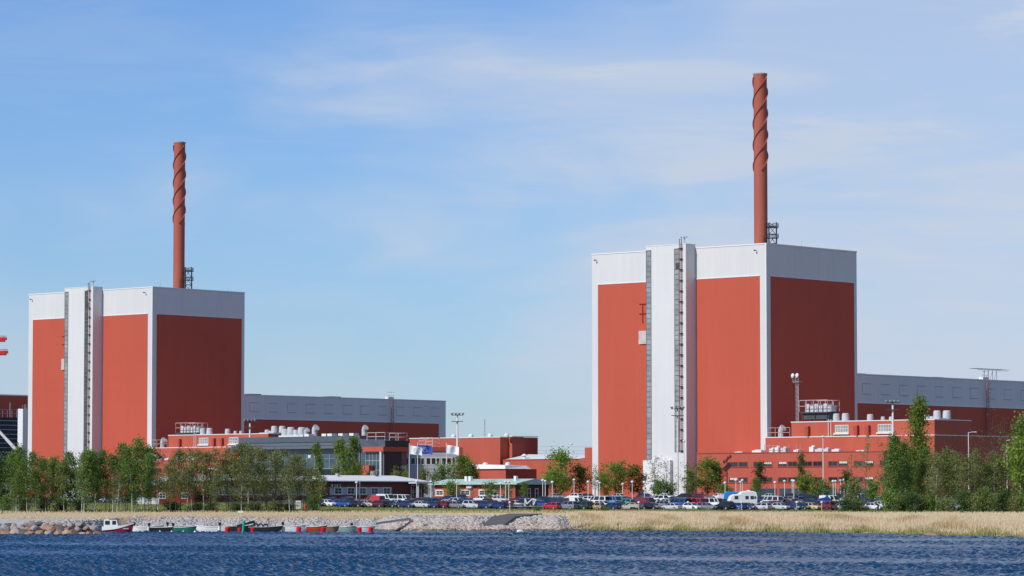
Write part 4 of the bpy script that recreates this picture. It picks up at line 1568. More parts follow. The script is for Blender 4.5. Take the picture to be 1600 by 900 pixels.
    MB().box(xf + 0.032, xf + 0.05, -0.26, 0.26, 0.36, 0.48).box(xr - 0.03, xr - 0.005, -0.26, 0.26, 0.50, 0.62).build('number_plate', plate_m, root)
    return root


protos = {k: car_proto(k) for k in CT}
used = set()
HEAD = {'R': RZ - math.pi / 2, 'L': RZ + math.pi / 2}
car_list = []


def put_car(px, kind, colr, head, Y, row, group):
    p = protos[kind]
    if kind in used:
        c = copy_tree(p)
    else:
        c = p
        used.add(kind)
    if row in ('front', 'second', 'third', 'fourth'):
        Y += float(edge(gx(px, Y))) * {'front': 1, 'second': 0.9, 'third': 0.8, 'fourth': 0.6}[row]
    x = gx(px, Y)
    slope = (GZ(x, Y + 2) - GZ(x, Y - 2)) / 4
    yaw = HEAD[head] + rnd.uniform(-0.06, 0.06)
    fwd = Vector((math.cos(yaw), math.sin(yaw), slope * math.sin(yaw))).normalized()
    up = Vector((0, -slope, 1)).normalized()
    rt = up.cross(fwd).normalized()
    up = fwd.cross(rt)
    M = Matrix((fwd, rt, up)).transposed()
    c.rotation_euler = M.to_euler()
    c.location = (x, Y, GZ(x, Y) + 0.07)
    for ch in c.children:
        if ch.name.split('.')[0] == 'body':
            ch.material_slots[0].link = 'OBJECT'
            ch.material_slots[0].material = paint(colr)
    car_list.append((px, Y, kind, colr, row, c))
    c['category'] = 'car' if kind not in ('van', 'minibus') else 'van'
    c['group'] = group
    return c


SA, HA, ES, OR_, PC, VA, MI = 'saloon', 'hatchback', 'estate', 'off-roader', 'people carrier', 'van', 'minibus'
FRONT = [(496, SA, 'black', 'R'), (513, HA, 'white', 'R'), (537, ES, 'blue', 'R'), (557, SA, 'black', 'R'), (575, HA, 'beige', 'R'), (590, ES, 'maroon', 'L'), (611, HA, 'dark teal', 'R'),
         (635, ES, 'navy', 'R'), (659, SA, 'silver', 'R'), (676, SA, 'navy', 'L'), (691, HA, 'dark red', 'L'), (714, ES, 'grey', 'R'), (738, PC, 'silver', 'R'), (757, PC, 'navy', 'R'),
         (779, ES, 'navy', 'L'), (861, ES, 'red', 'L'), (888, OR_, 'grey', 'L'), (909, OR_, 'dark green', 'L'), (929, ES, 'gold', 'L'), (955, ES, 'navy', 'L'), (984, ES, 'beige', 'L'),
         (1018, HA, 'black', 'R'), (1049, SA, 'silver', 'L'), (1081, HA, 'white', 'R'), (1104, ES, 'grey', 'R'), (1131, OR_, 'black', 'L'), (1150, ES, 'blue', 'L'), (1168, HA, 'navy', 'R'),
         (1189, ES, 'silver', 'L'), (1220, HA, 'silver', 'R'), (1238, SA, 'navy', 'R'), (1254, HA, 'dark teal', 'R'), (1269, HA, 'pale yellow', 'R'), (1288, OR_, 'dark red', 'L'), (1313, SA, 'silver', 'L'),
         (1340, ES, 'grey', 'R')]
for px, k, c, h in FRONT:
    put_car(px, k, c, h, 690.5 + (1.2 if px < 700 else 0) - (2.0 if px > 980 else 0) + rnd.uniform(-0.5, 0.5), 'front', 'parked cars in the front row')
SECOND = [(506, SA, 'black', 'R'), (545, OR_, 'dark teal', 'R'), (585, VA, 'red', 'L'), (603, ES, 'navy', 'R'), (622, SA, 'white', 'R'), (643, HA, 'black', 'R'), (668, OR_, 'dark teal', 'L'),
          (700, SA, 'white', 'R'), (722, SA, 'navy', 'R'), (744, HA, 'white', 'L'), (768, SA, 'maroon', 'L'), (790, ES, 'red', 'L'), (806, SA, 'silver', 'R'), (826, OR_, 'black', 'R'), (846, ES, 'blue', 'R'),
          (872, MI, 'navy', 'L'), (899, VA, 'white', 'R'), (921, SA, 'dark teal', 'R'), (943, ES, 'white', 'R'), (966, SA, 'dark green', 'L'), (990, SA, 'black', 'L'), (1010, VA, 'dark red', 'R'), (1032, HA, 'grey', 'L'),
          (1061, MI, 'blue', 'L'), (1090, MI, 'red', 'R'), (1117, MI, 'white', 'R'), (1140, SA, 'black', 'R'), (1196, SA, 'grey', 'L'), (1214, ES, 'red', 'R'), (1232, SA, 'maroon', 'L'), (1252, SA, 'silver', 'R'), (1275, ES, 'navy', 'L'),
          (1305, HA, 'black', 'R'), (1326, ES, 'navy', 'R'), (1352, SA, 'blue', 'L'), (1376, SA, 'white', 'R'), (1402, HA, 'grey', 'R'), (1428, SA, 'silver', 'R'), (1452, ES, 'navy', 'L'), (1480, HA, 'white', 'R')]
for px, k, c, h in SECOND:
    put_car(px, k, c, h, 703 + rnd.uniform(-0.6, 0.6), 'second', 'parked cars in the second row')
THIRD = [(520, SA, 'navy', 'R'), (548, HA, 'grey', 'R'), (575, SA, 'dark red', 'L'), (604, VA, 'white', 'R'), (630, MI, 'white', 'R'), (655, SA, 'maroon', 'L'), (684, SA, 'black', 'R'), (708, ES, 'silver', 'L'), (733, SA, 'navy', 'R'),
         (760, SA, 'black', 'L'), (812, ES, 'dark red', 'L'), (838, SA, 'navy', 'L'), (862, OR_, 'black', 'R'), (884, HA, 'white', 'R'), (912, SA, 'maroon', 'R'), (935, MI, 'white', 'L'), (958, MI, 'light blue', 'R'),
         (978, ES, 'turquoise', 'L'), (1000, ES, 'maroon', 'R'), (1022, SA, 'white', 'L'), (1045, HA, 'silver', 'R'), (1074, SA, 'black', 'L'), (1100, SA, 'silver', 'R'), (1129, HA, 'navy', 'L'), (1206, MI, 'white', 'L'),
         (1224, SA, 'dark red', 'L'), (1246, SA, 'black', 'R'), (1268, ES, 'navy', 'R'), (1298, VA, 'white', 'R'), (1330, SA, 'black', 'R'), (1358, ES, 'dark teal', 'L'), (1383, SA, 'dark red', 'R')]
for px, k, c, h in THIRD:
    put_car(px, k, c, h, 717 + rnd.uniform(-0.8, 0.8), 'third', 'parked cars in the third row')
FOURTH = [(700, SA, 'navy', 'L'), (722, OR_, 'navy', 'R'), (752, SA, 'white', 'L'), (782, HA, 'silver', 'R'), (816, SA, 'maroon', 'R'), (845, SA, 'black', 'L'), (872, SA, 'silver', 'R'), (925, ES, 'white', 'R'), (950, SA, 'blue', 'L'),
          (972, HA, 'turquoise', 'R'), (1002, SA, 'black', 'R'), (1030, PC, 'white', 'L'), (1056, SA, 'navy', 'R'), (1084, ES, 'black', 'L'), (1112, SA, 'grey', 'R'), (1188, SA, 'navy', 'L'), (1238, ES, 'grey', 'R'),
          (1262, OR_, 'black', 'L'), (1284, SA, 'navy', 'R'), (1322, SA, 'silver', 'L'), (1350, OR_, 'navy', 'L'), (1378, SA, 'white', 'R')]
for px, k, c, h in FOURTH:
    put_car(px, k, c, h, 738 + rnd.uniform(-1, 1), 'fourth', 'parked cars in the fourth row')
BACK = [(870, SA, 'grey', 'R'), (898, HA, 'white', 'L'), (920, SA, 'black', 'R'), (965, SA, 'silver', 'L'), (1010, ES, 'navy', 'R'), (1042, SA, 'white', 'R'), (1068, HA, 'black', 'L'), (1095, SA, 'dark red', 'R'), (1123, SA, 'white', 'L'),
        (1205, SA, 'silver', 'R'), (1231, ES, 'black', 'L'), (1258, SA, 'navy', 'R'), (1312, SA, 'black', 'R'), (1340, HA, 'silver', 'L'), (1366, SA, 'navy', 'R')]
for px, k, c, h in BACK:
    put_car(px, k, c, h, 764 + rnd.uniform(-1, 1), 'rearmost', 'parked cars in the rearmost row')
LEFT = [(118, HA, 'silver', 'L', 745), (150, SA, 'navy', 'L', 749), (172, SA, 'grey', 'L', 742), (203, ES, 'black', 'L', 744), (192, SA, 'grey', 'L', 752)]
for px, k, c, h, Y in LEFT:
    o = put_car(px, k, c, h, Y, 'roadside', 'cars on the road behind the birches')
    o.rotation_euler.z = R(178) + rnd.uniform(-0.1, 0.1)
RIGHTC = [(1484, SA, 'black', 'R', 690), (1500, HA, 'grey', 'L', 696), (1462, SA, 'black', 'L', 694), (1366, HA, 'white', 'R', 688)]
for px, k, c, h, Y in RIGHTC:
    put_car(px, k, c, h, Y, 'shrubside', 'cars half hidden by the right shrubs')


def art(k, c):
    return c + ' ' + k


for row in ('front', 'second', 'third', 'fourth', 'rearmost', 'roadside', 'shrubside'):
    lst = sorted([c for c in car_list if c[4] == row], key=lambda c: c[0])
    where = {'roadside': 'on the road behind the birches', 'shrubside': 'half hidden by the right shrubs'}.get(row, 'in the ' + row + ' row')
    for i, (px, Y, k, c, _, o) in enumerate(lst):
        if i == 0:
            nb = 'left of the ' + art(lst[1][2], lst[1][3])
        elif i == len(lst) - 1:
            nb = 'right of the ' + art(lst[-2][2], lst[-2][3])
        else:
            nb = 'between ' + art(lst[i - 1][2], lst[i - 1][3]) + ' and ' + art(lst[i + 1][2], lst[i + 1][3])
        o['label'] = art(k, c) + ' ' + where + ', ' + nb
uniquify([(c[0], c[5]) for c in car_list])
# spare prototypes never used are removed
for k, p in protos.items():
    if k not in used:
        for ch in list(p.children_recursive):
            bpy.data.objects.remove(ch)
        bpy.data.objects.remove(p)

# motorhome
Y = 712
x = gx(1160, Y)
t = thing('motorhome', 'white rounded motorhome standing tall above the parked cars', 'motorhome', (x, Y, GZ(x, Y) + 0.07), R(8))
prof = [(-3.0, 0.45), (3.0, 0.45), (3.05, 2.2), (2.85, 2.9), (2.2, 3.2), (0.7, 3.25), (-0.4, 3.05), (-0.8, 2.6), (-2.0, 2.5), (-2.6, 2.2), (-3.05, 1.3)]
MB().prism(prof, 'y', -1.1, 1.1).build('body', mat('motorhome_white', (0.80, 0.80, 0.79), 0.4, 0.03), t, bevel=0.12)
for x0, x1 in ((-1.9, -1.1), (0.4, 1.1), (1.5, 2.2)):
    MB().box(x0, x1, -1.13, -1.10, 1.5, 2.2).build('side_window', carglass, t)
MB().box(2.3, 2.7, -1.13, -1.1, 1.6, 2.1).build('side_window', carglass, t)
MB().box(1.0, 1.6, -0.4, 0.4, 3.22, 3.45).build('roof_hatch', white_p, t)
for sx in (-1.9, 1.9):
    for sy in (-1, 1):
        MB().tube((0, -0.12, 0), (0, 0.12, 0), 0.36, n=14).build('wheel', tyre_m, t, loc=(sx, sy * 0.98, 0.36))
# blue tarpaulined lorry behind
Y = 726
x = gx(1147, Y)
t = thing('covered_lorry', 'lorry with a bright blue tarpaulin behind the white motorhome', 'lorry', (x, Y, GZ(x, Y) + 0.07), R(4))
MB().prism([(-2.2, 1.0), (2.4, 1.0), (2.4, 2.55), (2.0, 2.72), (-1.6, 2.7), (-2.2, 2.3)], 'y', -1.1, 1.1).build('tarpaulin', mat('tarpaulin_blue', (0.03, 0.25, 0.62), 0.6, 0.1), t, bevel=0.06)
MB().box(-2.2, 2.4, -1.0, 1.0, 0.6, 0.998).build('bed', dgrey_m, t)
MB().prism([(-4.0, 0.5), (-2.25, 0.5), (-2.25, 2.1), (-3.4, 2.1), (-3.9, 1.3)], 'y', -1.0, 1.0).build('cab', white_p, t, bevel=0.06)
for sx in (-3.2, 1.4):
    for sy in (-1, 1):
        MB().tube((0, -0.14, 0), (0, 0.14, 0), 0.42, n=14).build('wheel', tyre_m, t, loc=(sx, sy * 0.9, 0.42))
Y = 716
x = gx(1286, Y)
t = thing('covered_trailer', 'small trailer under a creased blue tarpaulin beside the white van', 'trailer', (x, Y, GZ(x, Y) + 0.07), R(5))
MB().prism([(-1.3, 0.7), (1.3, 0.7), (1.3, 1.3), (0.9, 2.3), (0.5, 1.8), (-1.0, 1.5)], 'y', -0.8, 0.8).build('tarpaulin', mat('tarpaulin_deep_blue', (0.02, 0.07, 0.32), 0.6, 0.15), t, bevel=0.05)
MB().box(-1.3, 1.3, -0.75, 0.75, 0.5, 0.698).build('bed', dgrey_m, t)
for sy in (-1, 1):
    MB().tube((0, -0.1, 0), (0, 0.1, 0), 0.33, n=12).build('wheel', tyre_m, t, loc=(0, sy * 0.85, 0.33))
# boat trailers with a white hoop frame
for px, lab in ((806, 'low empty boat trailer left of the white hoop trailer'), (828, 'boat trailer carrying a white hoop frame next to the red estate')):
    Y = 692.5
    x = gx(px, Y)
    t = thing('boat_trailer', lab, 'trailer', (x, Y, GZ(x, Y) + 0.07), R(-12), 'boat trailers in the car park')
    m = MB()
    for y in (-0.7, 0.7):
        m.box(-1.6, 1.6, y - 0.06, y + 0.06, 0.55, 0.67)
    for x_ in (-1.5, -0.5, 0.5, 1.5):
        m.box(x_ - 0.05, x_ + 0.05, -0.64, 0.64, 0.56, 0.66)
    m.tube((1.6, -0.6, 0.6), (2.7, 0, 0.55), 0.06, n=5).tube((1.6, 0.6, 0.6), (2.7, 0, 0.55), 0.06, n=5)
    m.build('frame', grey_m, t)
    for sy in (-1, 1):
        MB().tube((0, -0.1, 0), (0, 0.1, 0), 0.32, n=12).build('wheel', tyre_m, t, loc=(-0.2, sy * 0.85, 0.32))
    if px == 828:
        m = MB()
        m.path([(-0.9, -0.5, 0.67), (-0.9, -0.5, 2.2), (-0.5, -0.5, 1.1), (0.6, -0.5, 2.1), (1.3, -0.5, 1.9), (0.9, -0.5, 0.9)], 0.13, 6)
        m.path([(0.6, 0.5, 0.67), (0.6, 0.5, 2.1), (1.3, 0.5, 1.9)], 0.1, 6)
        m.build('hoop_frame', white_p, t)
    else:
        MB().box(-1.2, 1.4, -0.6, 0.6, 0.672, 1.05).box(-1.2, -1.1, -0.6, 0.6, 1.05, 1.9).build('load_box', dgrey_m, t)
Y = 687.5
x = gx(993, Y)
t = thing('box_trailer', 'beige box trailer with twin wheels behind the beige estate', 'trailer', (x, Y, GZ(x, Y) + 0.07), HEAD['L'])
MB().box(-1.5, 1.5, -0.8, 0.8, 0.45, 1.15).build('body', paint('beige'), t, bevel=0.05)
for x_ in (-0.38, 0.38):
    for sy in (-1, 1):
        MB().tube((0, -0.1, 0), (0, 0.1, 0), 0.31, n=12).build('wheel', tyre_m, t, loc=(x_, sy * 0.86, 0.31))
# low guard posts along the car park edge
items = []
gp = None
for px in (563, 606.5, 748, 800, 970, 1372):
    Y = 684 + float(edge(gx(px, 690)))
    x = gx(px, Y)
    if gp is None:
        gp = thing('guard_post', 'x', 'post', (0, 0, 0), 0, 'dark guard posts along the car park edge')
        MB().box(-0.16, 0.16, -0.16, 0.16, -0.3, 1.15).build('post', mat('tarred_wood', (0.03, 0.03, 0.022), 0.9, 0.3), gp)
        MB().box(-0.18, 0.18, -0.18, 0.18, 1.152, 1.2).build('cap', dgrey_m, gp)
        c = gp
    else:
        c = copy_tree(gp)
    c.location = (x, Y, GZ(x, Y))
    c['label'] = 'short dark guard post at the car park edge before ' + mark(px)
    items.append((px, c))
uniquify(items)

# ------------------------------------------------------------------ boats
def hull_mesh(L, Wd, H, sheer=0.35, flat=0.75, n=14):
    """bow at +x; returns outer hull + inner floor as a closed open boat"""
    vs, fs = [], []
    for i in range(n + 1):
        u = i / n
        x = -L / 2 + L * u
        w = Wd / 2 * (1 - max(0, (u - 0.45) / 0.55) ** 2.2) * (0.88 + 0.12 * min(1, u * 4))
        zs = H * (1 + sheer * max(0, (u - 0.3) / 0.7) ** 2)
        w = max(w, 0.02)
        zk = -0.18 + 0.55 * H * max(0, (u - 0.75) / 0.25) ** 2
        xo = 0.18 * max(0, (u - 0.7) / 0.3)
        for (yy, z_) in ((-w, zs), (-w * 0.92, zs * 0.45), (-w * flat, zk + 0.05), (0, zk), (w * flat, zk + 0.05), (w * 0.92, zs * 0.45), (w, zs)):
            vs.append((x + xo * z_ / max(H, 0.1), yy, z_))
        wi = max(w - 0.07, 0.012)
        for (yy, z_) in ((wi, zs), (wi * 0.85, min(0.22, zs * 0.6)), (-wi * 0.85, min(0.22, zs * 0.6)), (-wi, zs)):
            vs.append((x + xo * z_ / max(H, 0.1), yy, z_))
    k = 11
    for i in range(n):
        for j in range(k):
            fs.append((i * k + j, i * k + (j + 1) % k, (i + 1) * k + (j + 1) % k, (i + 1) * k + j))
    fs.append(tuple(range(k)))
    fs.append(tuple(n * k + j for j in range(k - 1, -1, -1)))
    return vs, fs


def rim_path(L, Wd, H, sheer, side, n=14):
    pts = []
    for i in range(n + 1):
        u = i / n
        w = Wd / 2 * (1 - max(0, (u - 0.45) / 0.55) ** 2.2) * (0.88 + 0.12 * min(1, u * 4))
        zs = H * (1 + sheer * max(0, (u - 0.3) / 0.7) ** 2)
        xo = 0.18 * max(0, (u - 0.7) / 0.3)
        pts.append((-L / 2 + L * u + xo * zs / max(H, 0.1), side * max(w, 0.02), zs))
    return pts


def outboard(parent, L, H):
    m = MB().box(-0.22, 0.22, -0.17, 0.17, 0.25, 0.75)
    o = m.build('outboard_motor', mat('outboard_black', (0.02, 0.02, 0.022), 0.35), parent, loc=(-L / 2 - 0.2, 0, H), bevel=0.06)
    MB().box(-0.1, 0.08, -0.07, 0.07, -H - 0.1, 0.25).build('motor_leg', dgrey_m, o)


BM = {'white': mat('boat_white', (0.78, 0.78, 0.76), 0.4, 0.05), 'dark': mat('boat_dark', (0.03, 0.033, 0.035), 0.5, 0.2), 'green': mat('boat_green', (0.02, 0.19, 0.13), 0.45, 0.1),
      'orange': mat('boat_orange', (0.55, 0.08, 0.03), 0.5, 0.1), 'brown': mat('boat_brown', (0.26, 0.16, 0.09), 0.7, 0.2), 'pale green': mat('boat_pale_green', (0.28, 0.42, 0.36), 0.5, 0.1),
      'grey': mat('boat_grey', (0.36, 0.37, 0.37), 0.5, 0.1)}
boat_seat = mat('boat_bench', (0.32, 0.22, 0.13), 0.7, 0.2)


def open_boat(px, Y, L, Wd, H, colr, lab, yaw=0, motor=False, rimc='white', tilt=0, z=0.16):
    t = thing('open_boat', lab, 'boat', (gx(px, Y), Y, z), R(yaw), 'small boats moored along the stone bank')
    t.rotation_euler = (0, R(tilt), R(yaw))
    MB().add(*hull_mesh(L, Wd, H)).build('hull', BM[colr], t, smooth=False)
    m = MB()
    for s in (-1, 1):
        m.path(rim_path(L, Wd, H, 0.35, s), 0.065, 5)
    m.build('gunwale', BM[rimc], t)
    for x in (-L * 0.22, L * 0.08):
        MB().box(x - 0.14, x + 0.14, -Wd * 0.42, Wd * 0.42, H * 0.66, H * 0.74).build('bench', boat_seat, t)
    if motor:
        outboard(t, L, H)
    return t


# red and white cabin boat
Y = 563
t = thing('cabin_boat', 'white and red cabin boat with a boxy wheelhouse beside the boulders', 'boat', (gx(184, Y), Y, 0.2), R(-6))
L, Wd, H = 4.9, 1.9, 0.86


def lw_(x):
    return 0.62 - 0.09 * (x + 2.4)


vs, fs = hull_mesh(L, Wd, H, 0.75, 0.7)
MB().add(vs, fs).build('hull', mat('boat_red', (0.36, 0.025, 0.05), 0.45, 0.1), t)
m = MB()
for s in (-1, 1):
    p = rim_path(L, Wd, H, 0.75, s)
    for a, b2 in zip(p[:-1], p[1:]):
        d = 0.03 * s
        m.add([(a[0], a[1] + d, a[2] - lw_(a[0])), (b2[0], b2[1] + d, b2[2] - lw_(b2[0])), (b2[0], b2[1] + d, b2[2] + 0.04), (a[0], a[1] + d, a[2] + 0.04),
               (a[0], a[1] - d, a[2] - lw_(a[0])), (b2[0], b2[1] - d, b2[2] - lw_(b2[0])), (b2[0], b2[1] - d, b2[2] + 0.04), (a[0], a[1] - d, a[2] + 0.04)],
              [(0, 1, 2, 3), (7, 6, 5, 4), (3, 2, 6, 7), (0, 4, 5, 1)])
m.build('topside', BM['white'], t)
MB().box(-2.3, 2.0, -0.7, 0.7, 0.45, 0.62).build('deck', BM['grey'], t)
wh = MB().prism([(-2.2, 0.62), (0.35, 0.62), (0.0, 2.05), (-2.15, 2.05)], 'y', -0.72, 0.72).build('wheelhouse', BM['white'], t, bevel=0.04)
for x0, x1 in ((-1.95, -1.15), (-0.75, -0.1)):
    MB().box(x0, x1, -0.745, -0.72, 1.2, 1.85).build('side_window', glass_d, wh)
MB().box(0.13, 0.2, -0.55, 0.55, 1.2, 1.8).build('windscreen', glass_d, wh)
MB().box(-1.3, 0.15, -0.78, 0.78, 2.052, 2.14).build('roof', mat('cabin_roof_red', (0.35, 0.12, 0.08), 0.6), wh)
MB().tube((-1.2, 0, 2.1), (-1.2, 0, 3.0), 0.03, n=4).build('mast', grey_m, wh)
open_boat(219, 572, 2.7, 1.4, 0.70, 'white', 'short white motorboat with raised outboard just right of the cabin boat', 175, True)
open_boat(233, 581, 4.6, 1.6, 0.77, 'grey', 'pale grey boat moored behind the short white motorboat', 6, True)
open_boat(259, 575, 5.6, 1.5, 0.70, 'dark', 'long dark open boat with a white gunwale beside the white mooring buoys', 4)
open_boat(289, 574, 3.6, 1.4, 0.70, 'green', 'green rowing boat with white rim among the mooring buoys', -5, True)
open_boat(284, 583, 4.4, 1.5, 0.77, 'white', 'white boat lying behind the green rowing boat', 8, True)
open_boat(325, 576, 3.8, 1.5, 0.77, 'white', 'white motorboat with dark outboard left of the first red barrel', 172, True)
open_boat(375, 578, 4.2, 1.5, 0.77, 'dark', 'black open boat moored behind the green spar marker', 0, False, 'dark')
open_boat(414, 577, 5.6, 1.4, 0.70, 'dark', 'long dark grey workboat below the hanging tyres', 3, False, 'grey')
open_boat(460, 578, 3.5, 1.5, 0.84, 'white', 'tall white rowing boat left of the orange boat', -3, True)
open_boat(494, 580, 3.4, 1.4, 0.77, 'orange', 'orange red dinghy between white rowing boat and brown boat', 4, False, 'white')
open_boat(519, 576, 2.0, 1.2, 0.70, 'brown', 'short brown wooden punt right of the orange dinghy', 8, False, 'brown')
open_boat(541, 579, 2.7, 1.3, 0.73, 'pale green', 'pale green rowing boat right of the brown punt', -6)
open_boat(568, 580, 3.6, 1.4, 0.70, 'white', 'white skiff beside the two rightmost red barrels', 5, True)
open_boat(440, 586, 3.8, 1.4, 0.5, 'white', 'white boat lying on stones behind the tall white rowing boat', 5, z=0.25)
open_boat(352, 586, 3.6, 1.4, 0.5, 'white', 'white boat drawn up under the sloping gangway', -8, z=0.25)

# mooring buoys, barrels, marker
items = []
pb = None
for px, Y in ((231.5, 570), (250, 570), (268.5, 570), (287, 570), (305, 570), (322, 570)):
    if pb is None:
        pb = thing('mooring_buoy', 'x', 'buoy', (0, 0, 0), 0, 'white conical mooring buoys')
        MB().lathe([(0.06, -0.15), (0.24, -0.05), (0.26, 0.08), (0.10, 0.32), (0.05, 0.34)], 12).build('float', white_p, pb)
        MB().tube((0, 0, 0.33), (0, 0, 0.5), 0.035, n=6).build('eye', grey_m, pb)
        c = pb
    else:
        c = copy_tree(pb)
    c.location = (gx(px, Y), Y, 0.0)
    c['label'] = 'white conical mooring buoy floating before ' + ('the short white motorboat' if px < 240 else 'the long dark open boat' if px < 275 else 'the green rowing boat' if px < 300 else 'the white motorboat')
    items.append((px, c))
uniquify(items)
t = thing('ball_buoy', 'small red ball buoy floating left of the first red barrel', 'buoy', (gx(340, 572), 572, 0))
MB().lathe([(0.05, -0.2), (0.22, -0.1), (0.26, 0.05), (0.16, 0.22), (0.04, 0.28)], 12).build('float', crane_red, t)
MB().tube((0, 0, 0.27), (0, 0, 0.36), 0.03, n=5).build('eye', grey_m, t)
items = []
pb = None
bred = mat('barrel_red', (0.62, 0.012, 0.022), 0.4, 0.08)
for px, s, lab in ((355.5, 1.0, 'below the gangway foot'), (374.5, 0.8, 'just left of the green spar marker'), (395, 0.75, 'just right of the green spar marker'), (466.5, 1.0, 'against the tall white rowing boat'),
                   (505, 0.9, 'against the orange dinghy'), (561.5, 0.95, 'at the left of the white skiff'), (579.5, 0.95, 'at the right of the white skiff')):
    if pb is None:
        pb = thing('float_barrel', 'x', 'buoy', (0, 0, 0), 0, 'red plastic mooring barrels')
        MB().lathe([(0.36, -0.2), (0.42, -0.15), (0.42, 0.1), (0.45, 0.13), (0.45, 0.18), (0.42, 0.21), (0.42, 0.45), (0.45, 0.48), (0.45, 0.53), (0.42, 0.56), (0.42, 0.74), (0.36, 0.8)], 14).build('drum', bred, pb)
        MB().lathe([(0.08, 0.8), (0.08, 0.86)], 8, (0.15, 0, 0)).build('bung', bred, pb)
        c = pb
    else:
        c = copy_tree(pb)
    Y = 571
    c.location = (gx(px, Y), Y, 0.15)
    c.scale = (s, s, s)
    c.rotation_euler = (R(rnd.uniform(-6, 6)), R(rnd.uniform(-6, 6)), rnd.uniform(0, 6))
    c['label'] = 'red plastic mooring barrel ' + lab
Y = 548
t = thing('spar_marker', 'green spar marker leaning out of the water before the boats', 'marker', (gx(379.5, Y), Y, 0))
gm = mat('marker_green', (0.0, 0.36, 0.21), 0.45, 0.05)
t.rotation_euler = (0, R(6), 0)
MB().tube((0, 0, -0.5), (0, 0, 1.95), 0.20, 0.2, 10).build('spar', gm, t)
MB().lathe([(0.2, 1.95), (0.24, 2.0), (0.2, 2.15), (0.05, 2.2)], 10).build('cap', gm, t)

# gangways, tyres and jetty slab
t = thing('gangway', 'dark sloping gangway plank running down to the black boat', 'gangway', (0, 0, 0))
a, b2 = at(360, 823.5, 588), at(398, 813, 594)
t.location = a
d = b2 - a
m = MB()
m.add([(0, -0.6, 0), (d.x, d.y - 0.6, d.z), (d.x, d.y + 0.6, d.z), (0, 0.6, 0), (0, -0.6, -0.22), (d.x, d.y - 0.6, d.z - 0.45), (d.x, d.y + 0.6, d.z - 0.45), (0, 0.6, -0.22)],
      [(0, 1, 2, 3), (4, 7, 6, 5), (0, 4, 5, 1), (1, 5, 6, 2), (2, 6, 7, 3), (3, 7, 4, 0)])
m.build('plank', BM['dark'], t)
MB().tube((d.x, d.y, d.z - 0.4), (d.x, d.y, -0.3 - a.z + 0.6), 0.12, n=6).build('post', BM['dark'], t)
tyb = mat('old_tyre', (0.035, 0.033, 0.033), 0.9, 0.3)
for i, (px, py, lab) in enumerate(((399, 822, 'old tyre hung on the bank above the workboat, left one of three'), (407, 822.5, 'old tyre hung above the workboat, middle one of three'), (415, 823, 'old tyre hung above the workboat, right one of three'))):
    p = at(px, py, 582)
    t = thing('hanging_tyre', lab, 'tyre', p, 0, 'old tyres hung as fenders')
    m = MB()
    n1, n2 = 18, 8
    vs, fs = [], []
    for j in range(n1):
        aa = 2 * math.pi * j / n1
        for k in range(n2):
            bb = 2 * math.pi * k / n2
            rr = 0.42 + 0.13 * math.cos(bb)
            vs.append((rr * math.cos(aa), 0.12 * math.sin(bb), rr * math.sin(aa)))
    for j in range(n1):
        for k in range(n2):
            fs.append((j * n2 + k, j * n2 + (k + 1) % n2, ((j + 1) % n1) * n2 + (k + 1) % n2, ((j + 1) % n1) * n2 + k))
    m.add(vs, fs).build('tread', tyb, t, smooth=True)
    MB().tube((0, 0, 0.5), (0.05, 0.6, 1.0), 0.03, n=4).build('rope', dgrey_m, t)
a, b2 = at(588, 816.5, 584), at(641, 808.5, 602)
t = thing('jetty_slab', 'pale concrete jetty slab sloping up from the rightmost barrels', 'jetty', a)
d = b2 - a
MB().add([(0, -0.9, 0), (d.x, d.y - 0.9, d.z), (d.x, d.y + 1.6, d.z), (0, 1.6, 0), (0, -0.9, -0.3), (d.x, d.y - 0.9, d.z - 0.5), (d.x, d.y + 1.6, d.z - 0.5), (0, 1.6, -0.3)],
         [(0, 1, 2, 3), (4, 7, 6, 5), (0, 4, 5, 1), (1, 5, 6, 2), (2, 6, 7, 3), (3, 7, 4, 0)]).build('slab', concrete, t)
MB().box(d.x - 0.2, d.x + 0.4, d.y - 1.0, d.y - 0.4, d.z - 1.6, d.z + 0.25).build('end_post', concrete, t)
Y = 632
x = gx(376, Y)
t = thing('notice_board', 'small pale blank notice board in dry grass above the boats', 'sign', (x, Y, GZ(x, Y)))
MB().box(-0.5, 0.5, -0.05, 0, 0.55, 0.95).build('board', mat('board_cream', (0.75, 0.72, 0.5), 0.6), t)
for x_ in (-0.4, 0.4):
    MB().tube((x_, 0.03, -0.3), (x_, 0.03, 0.95), 0.04, n=5).build('leg', dgrey_m, t)
Y = 690
x = gx(466, Y)
t = thing('information_sign', 'white sign panel with dark bars half hidden among birch trunks', 'sign', (x, Y, GZ(x, Y)))
MB().box(-0.5, 0.5, -0.06, 0, 0.3, 1.9).build('board', white_p, t)
m = MB()
for i in range(4):
    m.box(-0.35, 0.35, -0.075, -0.062, 0.6 + i * 0.3, 0.72 + i * 0.3)
m.build('printed_bars', dgrey_m, t)
x = gx(477, Y)
t = thing('salvage_drum', 'orange drum standing beside the white sign panel among trunks', 'drum', (x, Y, GZ(x, Y)))
MB().lathe([(0.32, 0), (0.38, 0.05), (0.38, 0.5), (0.41, 0.53), (0.38, 0.56), (0.38, 1.0), (0.3, 1.05)], 12).build('shell', BM['orange'], t)
MB().tube((0, 0, 1.05), (0, 0, 1.2), 0.1, n=8).build('bung', dgrey_m, t)

